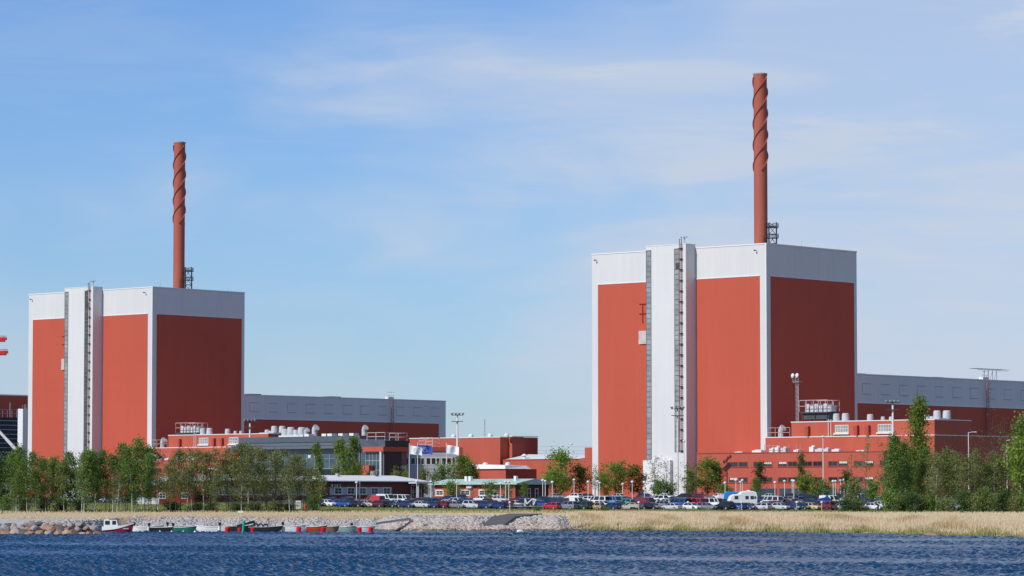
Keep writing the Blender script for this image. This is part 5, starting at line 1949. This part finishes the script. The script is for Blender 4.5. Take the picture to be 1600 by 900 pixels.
# ------------------------------------------------------------------ stones
def rock_mesh(seed, npts=1):
    import bmesh
    r_ = np.random.default_rng(seed)
    bm = bmesh.new()
    bmesh.ops.create_icosphere(bm, subdivisions=2, radius=1)
    D = [r_.normal(size=3) for _ in range(9)]
    D = [d / np.linalg.norm(d) for d in D]
    cut = [r_.uniform(0.55, 0.85) for _ in D]
    for v in bm.verts:
        p = np.array(v.co)
        for d, c in zip(D, cut):
            e = p.dot(d)
            if e > c:
                p = p - d * (e - c) * 0.92
        v.co = p
    me = bpy.data.meshes.new('boulder')
    bm.to_mesh(me)
    bm.free()
    return me


def stone_mat(name, cols, rough=0.9, scale=2.0):
    m = mat(name, cols[0], rough, 0.2, scale, 0.5, 5)
    n, l = m.node_tree.nodes, m.node_tree.links
    b = n['Principled BSDF']
    oi = n.new('ShaderNodeNewGeometry')
    cr = n.new('ShaderNodeValToRGB')
    for i, c in enumerate(cols):
        e = cr.color_ramp.elements[i] if i < 2 else cr.color_ramp.elements.new(i / (len(cols) - 1))
        e.position = i / (len(cols) - 1)
        e.color = c + (1,)
    l.new(oi.outputs['Random Per Island'], cr.inputs[0])
    mx = n.new('ShaderNodeMix')
    mx.data_type = 'RGBA'
    mx.inputs[0].default_value = 0.75
    src = b.inputs['Base Color'].links[0].from_socket
    l.new(src, mx.inputs[6])
    l.new(cr.outputs[0], mx.inputs[7])
    l.new(mx.outputs[2], b.inputs['Base Color'])
    return m


RM = [rock_mesh(s) for s in range(8)]
rk_grey = mat('granite_grey', (0.30, 0.285, 0.27), 0.9, 0.3, 1.2, 0.6, 4)
rk_pink = mat('granite_pink', (0.40, 0.31, 0.26), 0.9, 0.25, 1.2, 0.6, 4)
rk_wet = mat('granite_brown', (0.32, 0.19, 0.12), 0.85, 0.3, 1.2, 0.6, 4)
rk_dark = mat('granite_dark', (0.11, 0.105, 0.10), 0.9, 0.3, 1.2, 0.6, 4)
for me in RM:
    me.materials.append(rk_grey)


def boulder(x, y, z, sx, sy, sz, m_, label, group):
    o = bpy.data.objects.new('boulder', rnd.choice(RM))
    COL.objects.link(o)
    o.location = (x, y, z)
    o.scale = (sx, sy, sz)
    o.rotation_euler = (rnd.uniform(-0.35, 0.35), rnd.uniform(-0.35, 0.35), rnd.uniform(0, 6.28))
    o.material_slots[0].link = 'OBJECT'
    o.material_slots[0].material = m_
    tag(o, label, 'boulder', group)
    return o


NM = {id(rk_grey): 'grey', id(rk_pink): 'pinkish', id(rk_wet): 'reddish brown', id(rk_dark): 'dark grey'}
# breakwater at the left: three tiers
for tier, (Y0, z0, smin, smax, step, lab) in enumerate(((540, 0.05, 0.6, 1.15, 1.35, 'at the waterline of the left breakwater'), (542.5, 0.75, 0.55, 1.1, 1.3, 'in the middle of the left breakwater slope'),
                                                        (546, 1.35, 0.4, 0.85, 1.15, 'along the top of the left breakwater'))):
    x = -92.0
    while x < -65.0 - tier * 1.3:
        s = rnd.uniform(smin, smax) * 1.12
        m_ = rnd.choices([rk_wet, rk_pink, rk_grey, rk_dark], ([6, 3, 1, 3], [3, 4, 3, 3], [1, 5, 4, 2])[tier])[0]
        boulder(x, Y0 + rnd.uniform(-0.7, 0.7), z0 + rnd.uniform(-0.15, 0.15), s * rnd.uniform(0.9, 1.4), s, s * rnd.uniform(0.6, 0.85), m_,
                NM[id(m_)] + ' granite boulder ' + lab, 'breakwater boulders')
        x += step * rnd.uniform(0.7, 1.2)
# larger stones standing clear on the middle bank and at the ramp foot
for px0, px1, n_, Y0, lab in ((405, 520, 26, 592, 'on the bank above the dark workboat'), (600, 740, 34, 587, 'at the waterline right of the jetty slab'), (806, 868, 20, 590, 'right of the boat ramp')):
    for i in range(n_):
        px = px0 + (px1 - px0) * (i + rnd.random()) / n_
        Y = Y0 + rnd.uniform(-2, 7)
        x = gx(px, Y)
        s = rnd.uniform(0.3, 0.62)
        m_ = rnd.choices([rk_wet, rk_pink, rk_grey, rk_dark], [2, 4, 4, 1])[0]
        boulder(x, Y, GZ(x, Y) + s * 0.1, s * rnd.uniform(0.9, 1.4), s, s * 0.75, m_, NM[id(m_)] + ' stone ' + lab, 'bank stones')
lw = boulder(gx(813, 578), 578, 0.05, 0.75, 0.6, 0.45, white_p, 'pale flat stone at the water below the boat ramp', None)
lw2 = boulder(gx(1454, 521), 521, 0.1, 1.3, 0.7, 0.42, rk_wet, 'lone reddish boulder at the water before the right reeds', None)

# riprap: countless small stones, one object
rip_m = stone_mat('riprap_stone', [(0.24, 0.23, 0.225), (0.46, 0.445, 0.43), (0.55, 0.53, 0.51), (0.52, 0.44, 0.38), (0.40, 0.39, 0.385), (0.58, 0.56, 0.54)])
bx = np.array([(-1, -1, -1), (1, -1, -0.8), (0.8, 1, -1), (-1, 0.9, -1), (-0.7, -0.8, 0.7), (0.75, -0.6, 0.9), (0.6, 0.7, 0.65), (-0.8, 0.5, 0.8)], float)
bf = np.array([(0, 3, 2, 1), (4, 5, 6, 7), (0, 1, 5, 4), (1, 2, 6, 5), (2, 3, 7, 6), (3, 0, 4, 7)])
parts_ = {'riprap': [], 'riprap_shore': [], 'riprap_wet': []}
for i in range(20000):
    x = nr.uniform(-80, 13.5)
    Ys = float(shore(x))
    Y = Ys + abs(nr.normal(0, 1)) * 14 - 1.0
    if Y > (605 if x < -69.5 else 623 if x < -20 else 629) or (-5.6 + (Y - 592) * 0.107 < x < -0.5 + (Y - 592) * 0.163 and Y > 590):
        continue
    s = nr.uniform(0.10, 0.30) * (1.25 if x > -22 else 0.9)
    a = nr.uniform(0, 6.28)
    Rm = np.array(((math.cos(a), -math.sin(a), 0), (math.sin(a), math.cos(a), 0), (0, 0, 1)))
    v = (bx + nr.normal(0, 0.18, bx.shape)) * (s * np.array((nr.uniform(0.8, 1.5), 1, nr.uniform(0.55, 0.9))))
    nm_ = 'riprap_shore' if (Y - Ys < 15 + nr.normal(0, 4) and x > -24) else 'riprap'
    if Y - Ys < 1.6 + nr.normal(0, 0.5):
        nm_ = 'riprap_wet'
    parts_[nm_].append(v @ Rm.T + np.array((x, Y, GZ(x, Y) + s * 0.2)))
rip_p = stone_mat('shore_stone', [(0.26, 0.235, 0.21), (0.52, 0.44, 0.39), (0.62, 0.55, 0.49), (0.56, 0.42, 0.34), (0.44, 0.40, 0.36), (0.58, 0.50, 0.44)])
rip_w = stone_mat('wet_stone', [(0.10, 0.085, 0.07), (0.17, 0.14, 0.115), (0.24, 0.19, 0.15), (0.13, 0.115, 0.10)], 0.5)
for nm_, lst in parts_.items():
    tag(npmesh(nm_, np.concatenate(lst), np.concatenate([bf + 8 * i for i in range(len(lst))]), {'riprap_shore': rip_p, 'riprap_wet': rip_w}.get(nm_, rip_m)), kind='stuff')

# ------------------------------------------------------------------ reeds and grass
def foliage_mat(name, cols, transl=0.25, rough=0.7, k=1.0):
    cols = [tuple(v * k for v in c) for c in cols]
    m = bpy.data.materials.new(name)
    n, l = nodes(m)
    b = n['Principled BSDF']
    b.inputs['Roughness'].default_value = rough
    b.inputs['Specular IOR Level'].default_value = 0.2
    g = n.new('ShaderNodeNewGeometry')
    cr = n.new('ShaderNodeValToRGB')
    for i, c in enumerate(cols):
        e = cr.color_ramp.elements[i] if i < 2 else cr.color_ramp.elements.new(i / (len(cols) - 1))
        e.position = i / (len(cols) - 1)
        e.color = c + (1,)
    l.new(g.outputs['Random Per Island'], cr.inputs[0])
    oi = n.new('ShaderNodeObjectInfo')
    hs = n.new('ShaderNodeHueSaturation')
    mr = n.new('ShaderNodeMapRange')
    mr.inputs['To Min'].default_value = 0.78
    mr.inputs['To Max'].default_value = 1.22
    l.new(oi.outputs['Random'], mr.inputs['Value'])
    l.new(mr.outputs[0], hs.inputs['Value'])
    l.new(cr.outputs[0], hs.inputs['Color'])
    l.new(hs.outputs[0], b.inputs['Base Color'])
    tr = n.new('ShaderNodeBsdfTranslucent')
    l.new(hs.outputs[0], tr.inputs['Color'])
    mx = n.new('ShaderNodeMixShader')
    mx.inputs[0].default_value = transl
    l.new(b.outputs[0], mx.inputs[1])
    l.new(tr.outputs[0], mx.inputs[2])
    l.new(mx.outputs[0], n['Material Output'].inputs['Surface'])
    return m


def blades(name, X, Y, h, w, m, lean=0.18, hvar=0.35):
    n_ = len(X)
    Z = gz(X, Y) - 0.05
    hh_ = h * (1 - hvar * nr.random(n_))
    a = nr.uniform(-1.5, 0.1, n_)
    lx = nr.normal(0.14, lean, n_) * hh_
    ly = nr.normal(0.14, lean, n_) * hh_
    cx_, sx_ = np.cos(a) * w / 2, np.sin(a) * w / 2
    P0 = np.stack([X - cx_, Y - sx_, Z], 1)
    P1 = np.stack([X + cx_, Y + sx_, Z], 1)
    P2 = np.stack([X + cx_ * 0.8 + lx * 0.5, Y + sx_ * 0.8 + ly * 0.5, Z + hh_ * 0.62], 1)
    P3 = np.stack([X - cx_ * 0.8 + lx * 0.5, Y - sx_ * 0.8 + ly * 0.5, Z + hh_ * 0.62], 1)
    P4 = np.stack([X + lx, Y + ly, Z + hh_], 1)
    V = np.stack([P0, P1, P2, P3, P4], 1).reshape(-1, 3)
    o = np.arange(n_)[:, None] * 5
    F1 = np.concatenate([o + np.array([[0, 1, 2]]), o + np.array([[0, 2, 3]]), o + np.array([[3, 2, 4]])], 0)
    ob = npmesh(name, V, F1, m)
    tag(ob, kind='stuff')
    return ob


reed_m = foliage_mat('dry_reed', [(0.58, 0.44, 0.26), (0.70, 0.57, 0.38), (0.76, 0.64, 0.45), (0.64, 0.50, 0.31)], 0.3, 0.8)
green_m = foliage_mat('fresh_reed', [(0.14, 0.17, 0.04), (0.24, 0.25, 0.08), (0.42, 0.36, 0.16), (0.18, 0.21, 0.055)], 0.3)
grs_m = foliage_mat('meadow_grass', [(0.10, 0.145, 0.025), (0.17, 0.215, 0.04), (0.23, 0.25, 0.06), (0.34, 0.30, 0.13)], 0.3)


def scatter(n_, x0, x1, f, g):
    """uniform in X; Y between shore-relative f(x) and g(x)"""
    X = nr.uniform(x0, x1, n_)
    u = nr.random(n_)
    a, b_ = f(X), g(X)
    return X, a + (b_ - a) * u


# right reed bed
X, Y = scatter(70000, 10, 100, lambda x: shore(x) + 3.5, lambda x: np.minimum(shore(x) + 38, 660 + 0 * x))
keep = (X > 13) | (nr.random(len(X)) < (X - 8) / 5)
pat = np.sin(X * 0.42 + 1.3 * np.sin(Y * 0.11)) * np.sin(Y * 0.17 + X * 0.13) + 0.5 * np.sin(X * 1.1 + Y * 0.4)
hs_ = (1.75 + 0.35 * pat * nr.uniform(0.3, 1.3, len(X))) * (1 - 0.55 * np.clip((Y - shore(X)) / 42, 0, 1))
gold_m = foliage_mat('golden_reed', [(0.50, 0.35, 0.16), (0.62, 0.46, 0.24), (0.68, 0.55, 0.34), (0.42, 0.31, 0.15)], 0.3, 0.8)
gold = pat + nr.normal(0, 0.35, len(X)) > 0.55
blades('dry_reeds', X[keep & ~gold], Y[keep & ~gold], hs_[keep & ~gold], 0.10, reed_m)
blades('golden_reeds', X[keep & gold], Y[keep & gold], hs_[keep & gold], 0.10, gold_m, 0.26)
X, Y = scatter(30000, 13, 100, lambda x: shore(x) + 33, lambda x: 658 + 0 * x)
blades('dry_reeds_far', X, Y, 0.6, 0.13, reed_m, 0.3)
X, Y = scatter(24000, 12, 100, lambda x: shore(x) - 0.5, lambda x: shore(x) + 6.5)
blades('green_reeds', X, Y, 0.8 + 0.3 * np.sin(X * 0.9), 0.10, green_m, 0.25)
X, Y = scatter(9000, 12.5, 100, lambda x: shore(x) + 0.5, lambda x: shore(x) + 9)
blades('reed_fringe', X, Y, 1.2, 0.10, reed_m, 0.25)
# strip of dry grass behind the left stones, thinner in the middle
X, Y = scatter(38000, -95, -20, lambda x: np.where(x < -69.5, 604.0, 623.0), lambda x: 654 + 0 * x)
blades('dry_grass_left', X, Y, 0.45, 0.12, reed_m, 0.3)
X, Y = scatter(16000, -45, 15, lambda x: 631 + 0 * x, lambda x: 652 + 0 * x)
blades('dry_grass_bank', X, Y, 0.4, 0.12, reed_m, 0.3)
X, Y = scatter(3000, -100, 30, lambda x: 650 + 0 * x, lambda x: 664 + 0 * x)
blades('dry_stalks', X, Y, 0.75, 0.09, reed_m, 0.25)
X, Y = scatter(34000, -100, 40, lambda x: 654 + 0 * x, lambda x: 684.5 + edge(x))
blades('meadow_grass', X, Y, 0.42, 0.2, grs_m, 0.3, 0.5)
X, Y = scatter(9000, -100, -36, lambda x: 684 + 0 * x, lambda x: 736 + 0 * x)
blades('meadow_grass_far', X, Y, 0.35, 0.2, grs_m, 0.3, 0.5)
X, Y = scatter(5000, 14, 100, lambda x: 664 + 0 * x, lambda x: 686 + 0 * x)
blades('meadow_grass_right', X, Y, 0.35, 0.2, grs_m, 0.3, 0.5)

# ------------------------------------------------------------------ trees
bark_p = mat('birch_bark', (0.46, 0.44, 0.40), 0.8, 0.5, 2.5, stretch=(1, 1, 2.5))
bark_d = mat('dark_bark', (0.10, 0.085, 0.065), 0.9, 0.3, 2.0)
LEAF = {'birch': foliage_mat('birch_leaf', [(0.050, 0.088, 0.018), (0.095, 0.150, 0.032), (0.140, 0.195, 0.048), (0.072, 0.115, 0.026)], 0.45, k=1.80),
        'olive': foliage_mat('olive_leaf', [(0.065, 0.088, 0.024), (0.105, 0.130, 0.040), (0.140, 0.155, 0.052), (0.155, 0.125, 0.052)], 0.42, k=1.90),
        'bright': foliage_mat('bright_leaf', [(0.085, 0.145, 0.022), (0.150, 0.215, 0.036), (0.215, 0.270, 0.055), (0.110, 0.165, 0.028)], 0.50, k=1.40),
        'amber': foliage_mat('amber_leaf', [(0.13, 0.12, 0.02), (0.20, 0.17, 0.03), (0.12, 0.15, 0.03), (0.26, 0.16, 0.04)], 0.42, k=1.15),
        'dark': foliage_mat('dark_leaf', [(0.024, 0.054, 0.017), (0.051, 0.093, 0.027), (0.076, 0.119, 0.034), (0.037, 0.071, 0.020)], 0.42, k=1.50),
        'blossom': foliage_mat('blossom_leaf', [(0.40, 0.38, 0.30), (0.55, 0.52, 0.45), (0.20, 0.22, 0.10), (0.30, 0.28, 0.18)], 0.3),
        'rust': foliage_mat('rust_leaf', [(0.098, 0.058, 0.033), (0.143, 0.078, 0.039), (0.091, 0.085, 0.033), (0.072, 0.065, 0.026)], 0.42, k=1.25)}


def tree_meshes(seed, H, rad, c0, nleaf, leaf, bark, lsize=0.34, shape='oval', lean=0.0, tr=0.11, stems=1, clump=16, gaps=0.25):
    r_ = np.random.default_rng(seed)
    m = MB()
    P, S_ = [], []
    tips = []
    for s in range(stems):
        off = np.array((0, 0, 0.0)) if stems == 1 else np.array((r_.uniform(-0.5, 0.5) * rad * 0.5, r_.uniform(-0.5, 0.5) * rad * 0.5, 0))
        hs_ = H * (1 if s == 0 else r_.uniform(0.7, 0.95))
        pts = []
        bx_, by_ = r_.normal(0, 0.03, 2) * hs_
        for i in range(8):
            u = i / 7
            pts.append(np.array((off[0] + bx_ * u ** 1.6 + 0.06 * math.sin(u * 5 + seed) + lean * hs_ * u * u, off[1] + by_ * u ** 1.6, hs_ * 0.97 * u)))
        for i in range(7):
            m.tube(pts[i], pts[i + 1], tr * (1 - 0.12 * i), tr * (1 - 0.12 * (i + 1)), 6)
        nb = int(nleaf / clump / stems / 5.0)
        for k in range(nb):
            u = c0 + (1 - c0) * ((k + r_.random()) / nb) ** 0.8
            j = min(6, int(u * 7))
            p = pts[j] + (pts[j + 1] - pts[j]) * (u * 7 - j)
            v = (u - c0) / (1 - c0)
            if shape == 'oval':
                rr = rad * (math.sin(math.pi * min(0.98, 0.12 + 0.86 * v) ** 0.85)) ** 0.75
            elif shape == 'cone':
                rr = rad * (1 - v) ** 0.8 * min(1, 0.4 + 4 * v) + 0.15
            elif shape == 'spire':
                rr = rad * (1 - v) ** 0.75 * min(1, 0.5 + 3 * v) + 0.25
            elif shape == 'column':
                rr = rad * (0.65 + 0.35 * math.sin(math.pi * v)) * min(1, (1.02 - v) * 4.5)
            else:
                rr = rad * math.sqrt(max(0.03, 1 - (2 * v - 1) ** 2)) ** 0.8
            rr *= r_.uniform(0.5, 1.18)
            a = r_.uniform(0, 6.28)
            up = (0.55 if shape != 'cone' else -0.05) * r_.uniform(0.5, 1.2)
            tip = p + np.array((math.cos(a) * rr, math.sin(a) * rr, up * rr * 0.8))
            if tip[2] > H * 1.02:
                tip[2] = H * r_.uniform(0.93, 1.02)
            m.tube(p, tip, 0.035, 0.012, 4)
            for q in range(5):
                w = r_.uniform(0.35, 1.05)
                c = p + (tip - p) * w + r_.normal(0, 0.16, 3) * (0.25 + 0.25 * rr)
                if r_.random() < gaps:
                    continue
                cs = r_.uniform(0.26, 0.62) * (0.6 + 0.22 * rad)
                pp = c + r_.normal(0, 1, (clump, 3)) * cs * np.array((1, 1, 0.8))
                P.append(pp)
    P = np.concatenate(P)
    n_ = len(P)
    N = r_.normal(0, 1, (n_, 3))
    N[:, 2] += 0.8
    N /= np.linalg.norm(N, axis=1)[:, None]
    T = np.cross(N, r_.normal(0, 1, (n_, 3)))
    T /= np.linalg.norm(T, axis=1)[:, None]
    B = np.cross(N, T)
    sz = lsize * r_.uniform(0.6, 1.25, n_)[:, None]
    V = np.stack([P - T * sz * 0.5, P + B * sz * 0.34, P + T * sz * 0.5, P - B * sz * 0.34], 1).reshape(-1, 3)
    o = np.arange(n_)[:, None] * 4
    return m, bark, V, o + np.array([[0, 1, 2, 3]]), leaf


def tree_proto(name, *a, **k):
    m, bark, V, Fq, leaf = tree_meshes(*a, **k)
    root = bpy.data.objects.new(name, None)
    COL.objects.link(root)
    m.build('trunk' if name != 'shrub' else 'stem', bark, root)
    npmesh('crown', V, Fq, leaf, root)
    return root


TP = {'birch': [tree_proto('birch_tree', 100 + i, 12, 1.95 + 0.25 * (i % 3), 0.2, 3900, LEAF['birch'], bark_p, 0.31, ['spire', 'column', 'oval', 'spire', 'spire'][i], 0.02 * (i - 2), gaps=0.15) for i in range(5)],
      'olive': [tree_proto('birch_tree', 200 + i, 11, 2.05 + 0.25 * (i % 2), 0.25, 2500, LEAF['olive'], bark_d if i % 2 else bark_p, 0.29, 'oval', 0.03 * (i - 1), gaps=0.3) for i in range(4)],
      'aspen': [tree_proto('aspen_tree', 300 + i, 10, 1.8, 0.08, 3400, LEAF['bright'], bark_p, 0.36, ['column', 'oval'][i]) for i in range(2)],
      'broad': [tree_proto('broadleaf_tree', 400 + i, 8, 3.2, 0.12, 4200, LEAF['bright'], bark_d, 0.38, 'ball', gaps=0.25) for i in range(3)],
      'amber': [tree_proto('broadleaf_tree', 500 + i, 7, 2.5, 0.12, 2800, LEAF['amber'], bark_d, 0.40, 'oval', gaps=0.35) for i in range(2)],
      'sparse': [tree_proto('young_tree', 600 + i, 9, 2.0, 0.2, 700, LEAF['olive'], bark_d, 0.30, 'oval', clump=9, gaps=0.45) for i in range(2)],
      'pine': [tree_proto('pine_tree', 700, 9, 1.9, 0.25, 2200, LEAF['dark'], bark_d, 0.34, 'cone')],
      'tall': [tree_proto('poplar_tree', 800 + i, 19, 4.0, 0.04, 8500, LEAF[['birch', 'bright'][i]], bark_d, 0.42, 'spire', gaps=0.15) for i in range(2)],
      'rust': [tree_proto('bare_tree', 900, 14, 3.6, 0.25, 900, LEAF['rust'], bark_d, 0.28, 'ball', clump=8, gaps=0.4, stems=3)],
      'blossom': [tree_proto('blossom_tree', 950 + i, 7, 2.2, 0.15, 900, LEAF['blossom'], bark_d, 0.28, 'ball', clump=10, gaps=0.4) for i in range(2)],
      'bush': [tree_proto('shrub', 1000 + i, 4, 2.2, 0.03, 2000, LEAF[['bright', 'birch', 'dark', 'olive'][i]], bark_d, 0.34, 'ball', stems=3, tr=0.05, gaps=0.15) for i in range(4)]}
PH = {'birch': 12, 'olive': 11, 'aspen': 10, 'broad': 8, 'amber': 7, 'sparse': 9, 'pine': 9, 'tall': 19, 'rust': 14, 'blossom': 7, 'bush': 4}
tused = set()
tree_items = []
CATN = {'birch': ('leafy green birch', 'tree'), 'olive': ('thin olive-green birch', 'tree'), 'aspen': ('slender aspen', 'tree'), 'broad': ('broad bright green tree', 'tree'), 'amber': ('amber-tinged young tree', 'tree'),
        'sparse': ('sparse thin-leaved young tree', 'tree'), 'pine': ('dark conical pine', 'tree'), 'tall': ('tall pointed poplar', 'tree'), 'rust': ('rust-brown nearly bare tree', 'tree'), 'blossom': ('pale blossoming tree', 'tree'), 'bush': ('rounded shrub', 'shrub')}
TGRP = {'birch': 'birches along the left shore', 'olive': 'birches along the left shore'}


def tree(kind, px, top, Y, var=0, wid=None, desc=None):
    lst = TP[kind]
    var %= len(lst)
    key = (kind, var)
    c = copy_tree(lst[var]) if key in tused else lst[var]
    tused.add(key)
    x = gx(px, Y)
    zb = GZ(x, Y) - 0.1
    h = zz(top, Y) - zb
    s = h / PH[kind]
    c.location = (x, Y, zb)
    w = wid if wid else s ** 0.6 * rnd.uniform(0.9, 1.1)
    c.scale = (w, w, s)
    c.rotation_euler = (rnd.gauss(0, 0.03), rnd.gauss(0, 0.03), rnd.uniform(0, 6.28))
    ht = 'tall ' if s > 1.02 else ('low ' if s < 0.72 else '')
    if desc is None:
        desc = (ht if not CATN[kind][0].startswith('tall') else '') + CATN[kind][0] + ' before ' + mark(px)
    tag(c, desc, CATN[kind][1], TGRP.get(kind, 'planted trees and shrubs around the site'))
    tree_items.append((px, c))
    return c


LT = [(-12, 712), (1, 703), (13, 699), (25, 705), (36, 698), (47, 709), (58, 697), (70, 712), (80, 716), (92, 722), (102, 711), (113, 703), (123, 697), (133, 695), (143, 700), (153, 706), (164, 700), (175, 711),
      (186, 692), (197, 703), (208, 694), (219, 676), (231, 688), (241, 699)]
for i, (px, top) in enumerate(LT):
    tree('birch', px + rnd.uniform(-5, 5), top + rnd.uniform(-4, 10), 666 + rnd.uniform(-9, 16), i)
for i in range(8):
    px = -6 + i * 31 + rnd.uniform(-4, 4)
    tree('birch' if i % 3 else 'olive', px, 722 + rnd.uniform(0, 20), 659 + rnd.uniform(-3, 4), i + 2)
LT2 = [(252, 700), (262, 706), (273, 692), (284, 702), (295, 698), (307, 704), (318, 697), (329, 703), (341, 700), (352, 699), (363, 697), (374, 693), (385, 690), (396, 687), (407, 686), (418, 696), (430, 702), (441, 703), (452, 699),
       (463, 706), (474, 715), (486, 722), (498, 735)]
for i, (px, top) in enumerate(LT2):
    tree('olive', px + rnd.uniform(-5, 5), top + rnd.uniform(-3, 12), 666 + rnd.uniform(-9, 14), i)
for i in range(6):
    px = 262 + i * 38 + rnd.uniform(-4, 4)
    tree('olive', px, 730 + rnd.uniform(0, 18), 660 + rnd.uniform(-3, 3), i + 1)
for i in range(16):
    px = 4 + i * 31 + rnd.uniform(-13, 13)
    tree('sparse', px, 745 + rnd.uniform(-10, 14), 660 + rnd.uniform(-2, 8), i, 0.55)
tree('aspen', 500, 692, 760, 0, 0.8)
tree('aspen', 533, 686, 842, 0, 1.15)
tree('aspen', 545, 682, 846, 1, 1.1)
tree('bush', 559, 720, 835, 0, 1.0)
tree('bush', 575, 737, 838, 0, 0.5)
tree('bush', 617, 736, 858, 3, 0.6)
tree('bush', 632, 737, 858, 0, 0.5)
tree('bush', 662, 734, 858, 3, 0.7)
tree('bush', 688, 729, 835, 1, 1.1)
tree('broad', 722, 716, 840, 0, 1.2)
tree('amber', 741, 727, 842, 0, 0.7)
tree('bush', 709, 754, 775, 1, 1.05)
tree('blossom', 738, 763, 768, 0, 0.75)
tree('bush', 768, 755, 772, 1, 0.8)
tree('bush', 791, 759, 772, 3, 0.6)
tree('aspen', 820, 753, 772, 1, 0.6)
tree('broad', 877, 708, 806, 1, 1.25)
tree('broad', 868, 738, 800, 2, 1.1)
tree('amber', 906, 728, 810, 1, 1.15)
tree('sparse', 930, 726, 812, 0, 0.9)
tree('broad', 962, 725, 808, 2, 1.35)
tree('broad', 945, 742, 803, 0, 0.7)
tree('amber', 998, 728, 812, 0, 1.3)
tree('blossom', 1022, 716, 815, 1, 1.0)
tree('blossom', 1043, 722, 818, 0, 0.8)
tree('bush', 1027, 750, 798, 1, 1.1)
tree('bush', 1046, 755, 798, 1, 0.9)
tree('sparse', 1072, 722, 812, 1, 1.3)
tree('aspen', 1078, 735, 808, 1, 0.9)
tree('broad', 1106, 720, 812, 1, 1.25)
tree('amber', 1117, 728, 816, 1, 0.8)
tree('bush', 1134, 758, 800, 1, 0.9)
tree('pine', 1187, 722, 800, 0, 1.15)
tree('aspen', 1182, 748, 792, 1, 0.7)
tree('pine', 1253, 708, 798, 0, 0.85)
tree('bush', 1257, 741, 785, 0, 1.25)
tree('bush', 1284, 752, 785, 1, 1.1)
tree('sparse', 1331, 706, 720, 0, 0.8)
tree('sparse', 1350, 682, 716, 1, 0.9)
tree('sparse', 1381, 690, 716, 0, 0.9)
tree('pine', 1322, 735, 706, 0, 1.0)
tree('bush', 1335, 752, 690, 3, 0.9)
tree('bush', 1362, 752, 735, 1, 1.0)
tree('tall', 1395, 678, 682, 0, 0.75)
tree('tall', 1408, 690, 690, 0, 0.7)
tree('tall', 1434, 620, 700, 1, 0.95)
tree('tall', 1446, 700, 695, 0, 0.8)
for i, (px, top) in enumerate([(1462, 712), (1478, 700), (1494, 706), (1504, 722), (1524, 702), (1538, 712), (1552, 706), (1566, 722), (1612, 700)]):
    tree('olive', px, top, 675 + rnd.uniform(-5, 12), i, 0.95)
tree('rust', 1545, 645, 705, 0, 1.1)
tree('rust', 1568, 652, 712, 0, 1.0)
tree('rust', 1500, 676, 705, 0, 0.8)
tree('birch', 1594, 655, 672, 2, 1.7)
tree('broad', 1598, 690, 668, 2, 1.3)
tree('birch', 1608, 645, 690, 4, 1.8)
for i, (px, top) in enumerate([(1322, 780), (1344, 783), (1392, 768), (1408, 775), (1424, 770), (1440, 776), (1458, 772), (1476, 780), (1508, 770), (1524, 776), (1540, 766), (1556, 774), (1572, 768), (1588, 776), (1606, 770)]):
    tree('bush', px, top, 664 + rnd.uniform(-3, 5), [2, 3, 1, 3][i % 4], rnd.uniform(0.8, 1.05))
for i, px in enumerate((8, 38, 66, 98, 131, 262, 305, 338, 371, 402, 428, 455, 488)):
    tree('bush', px + rnd.uniform(-6, 6), 780 + rnd.uniform(-5, 9), 670 + rnd.uniform(-3, 6), [1, 3, 2][i % 3], rnd.uniform(0.6, 1.0))
for i, (px, top) in enumerate([(1416, 715), (1455, 705), (1470, 722), (1486, 716), (1512, 712), (1530, 722), (1548, 720), (1562, 708), (1580, 712)]):
    tree('olive' if i % 3 else 'birch', px, top + rnd.uniform(-4, 6), 684 + rnd.uniform(-4, 6), i + 1, 1.1)
tree('bush', 838, 791, 672, 1, 0.45)
tree('bush', 947, 793, 672, 1, 0.4)
uniquify(tree_items)
for k, lst in TP.items():
    for i, p in enumerate(lst):
        if (k, i) not in tused:
            for ch in list(p.children_recursive):
                bpy.data.objects.remove(ch)
            bpy.data.objects.remove(p)
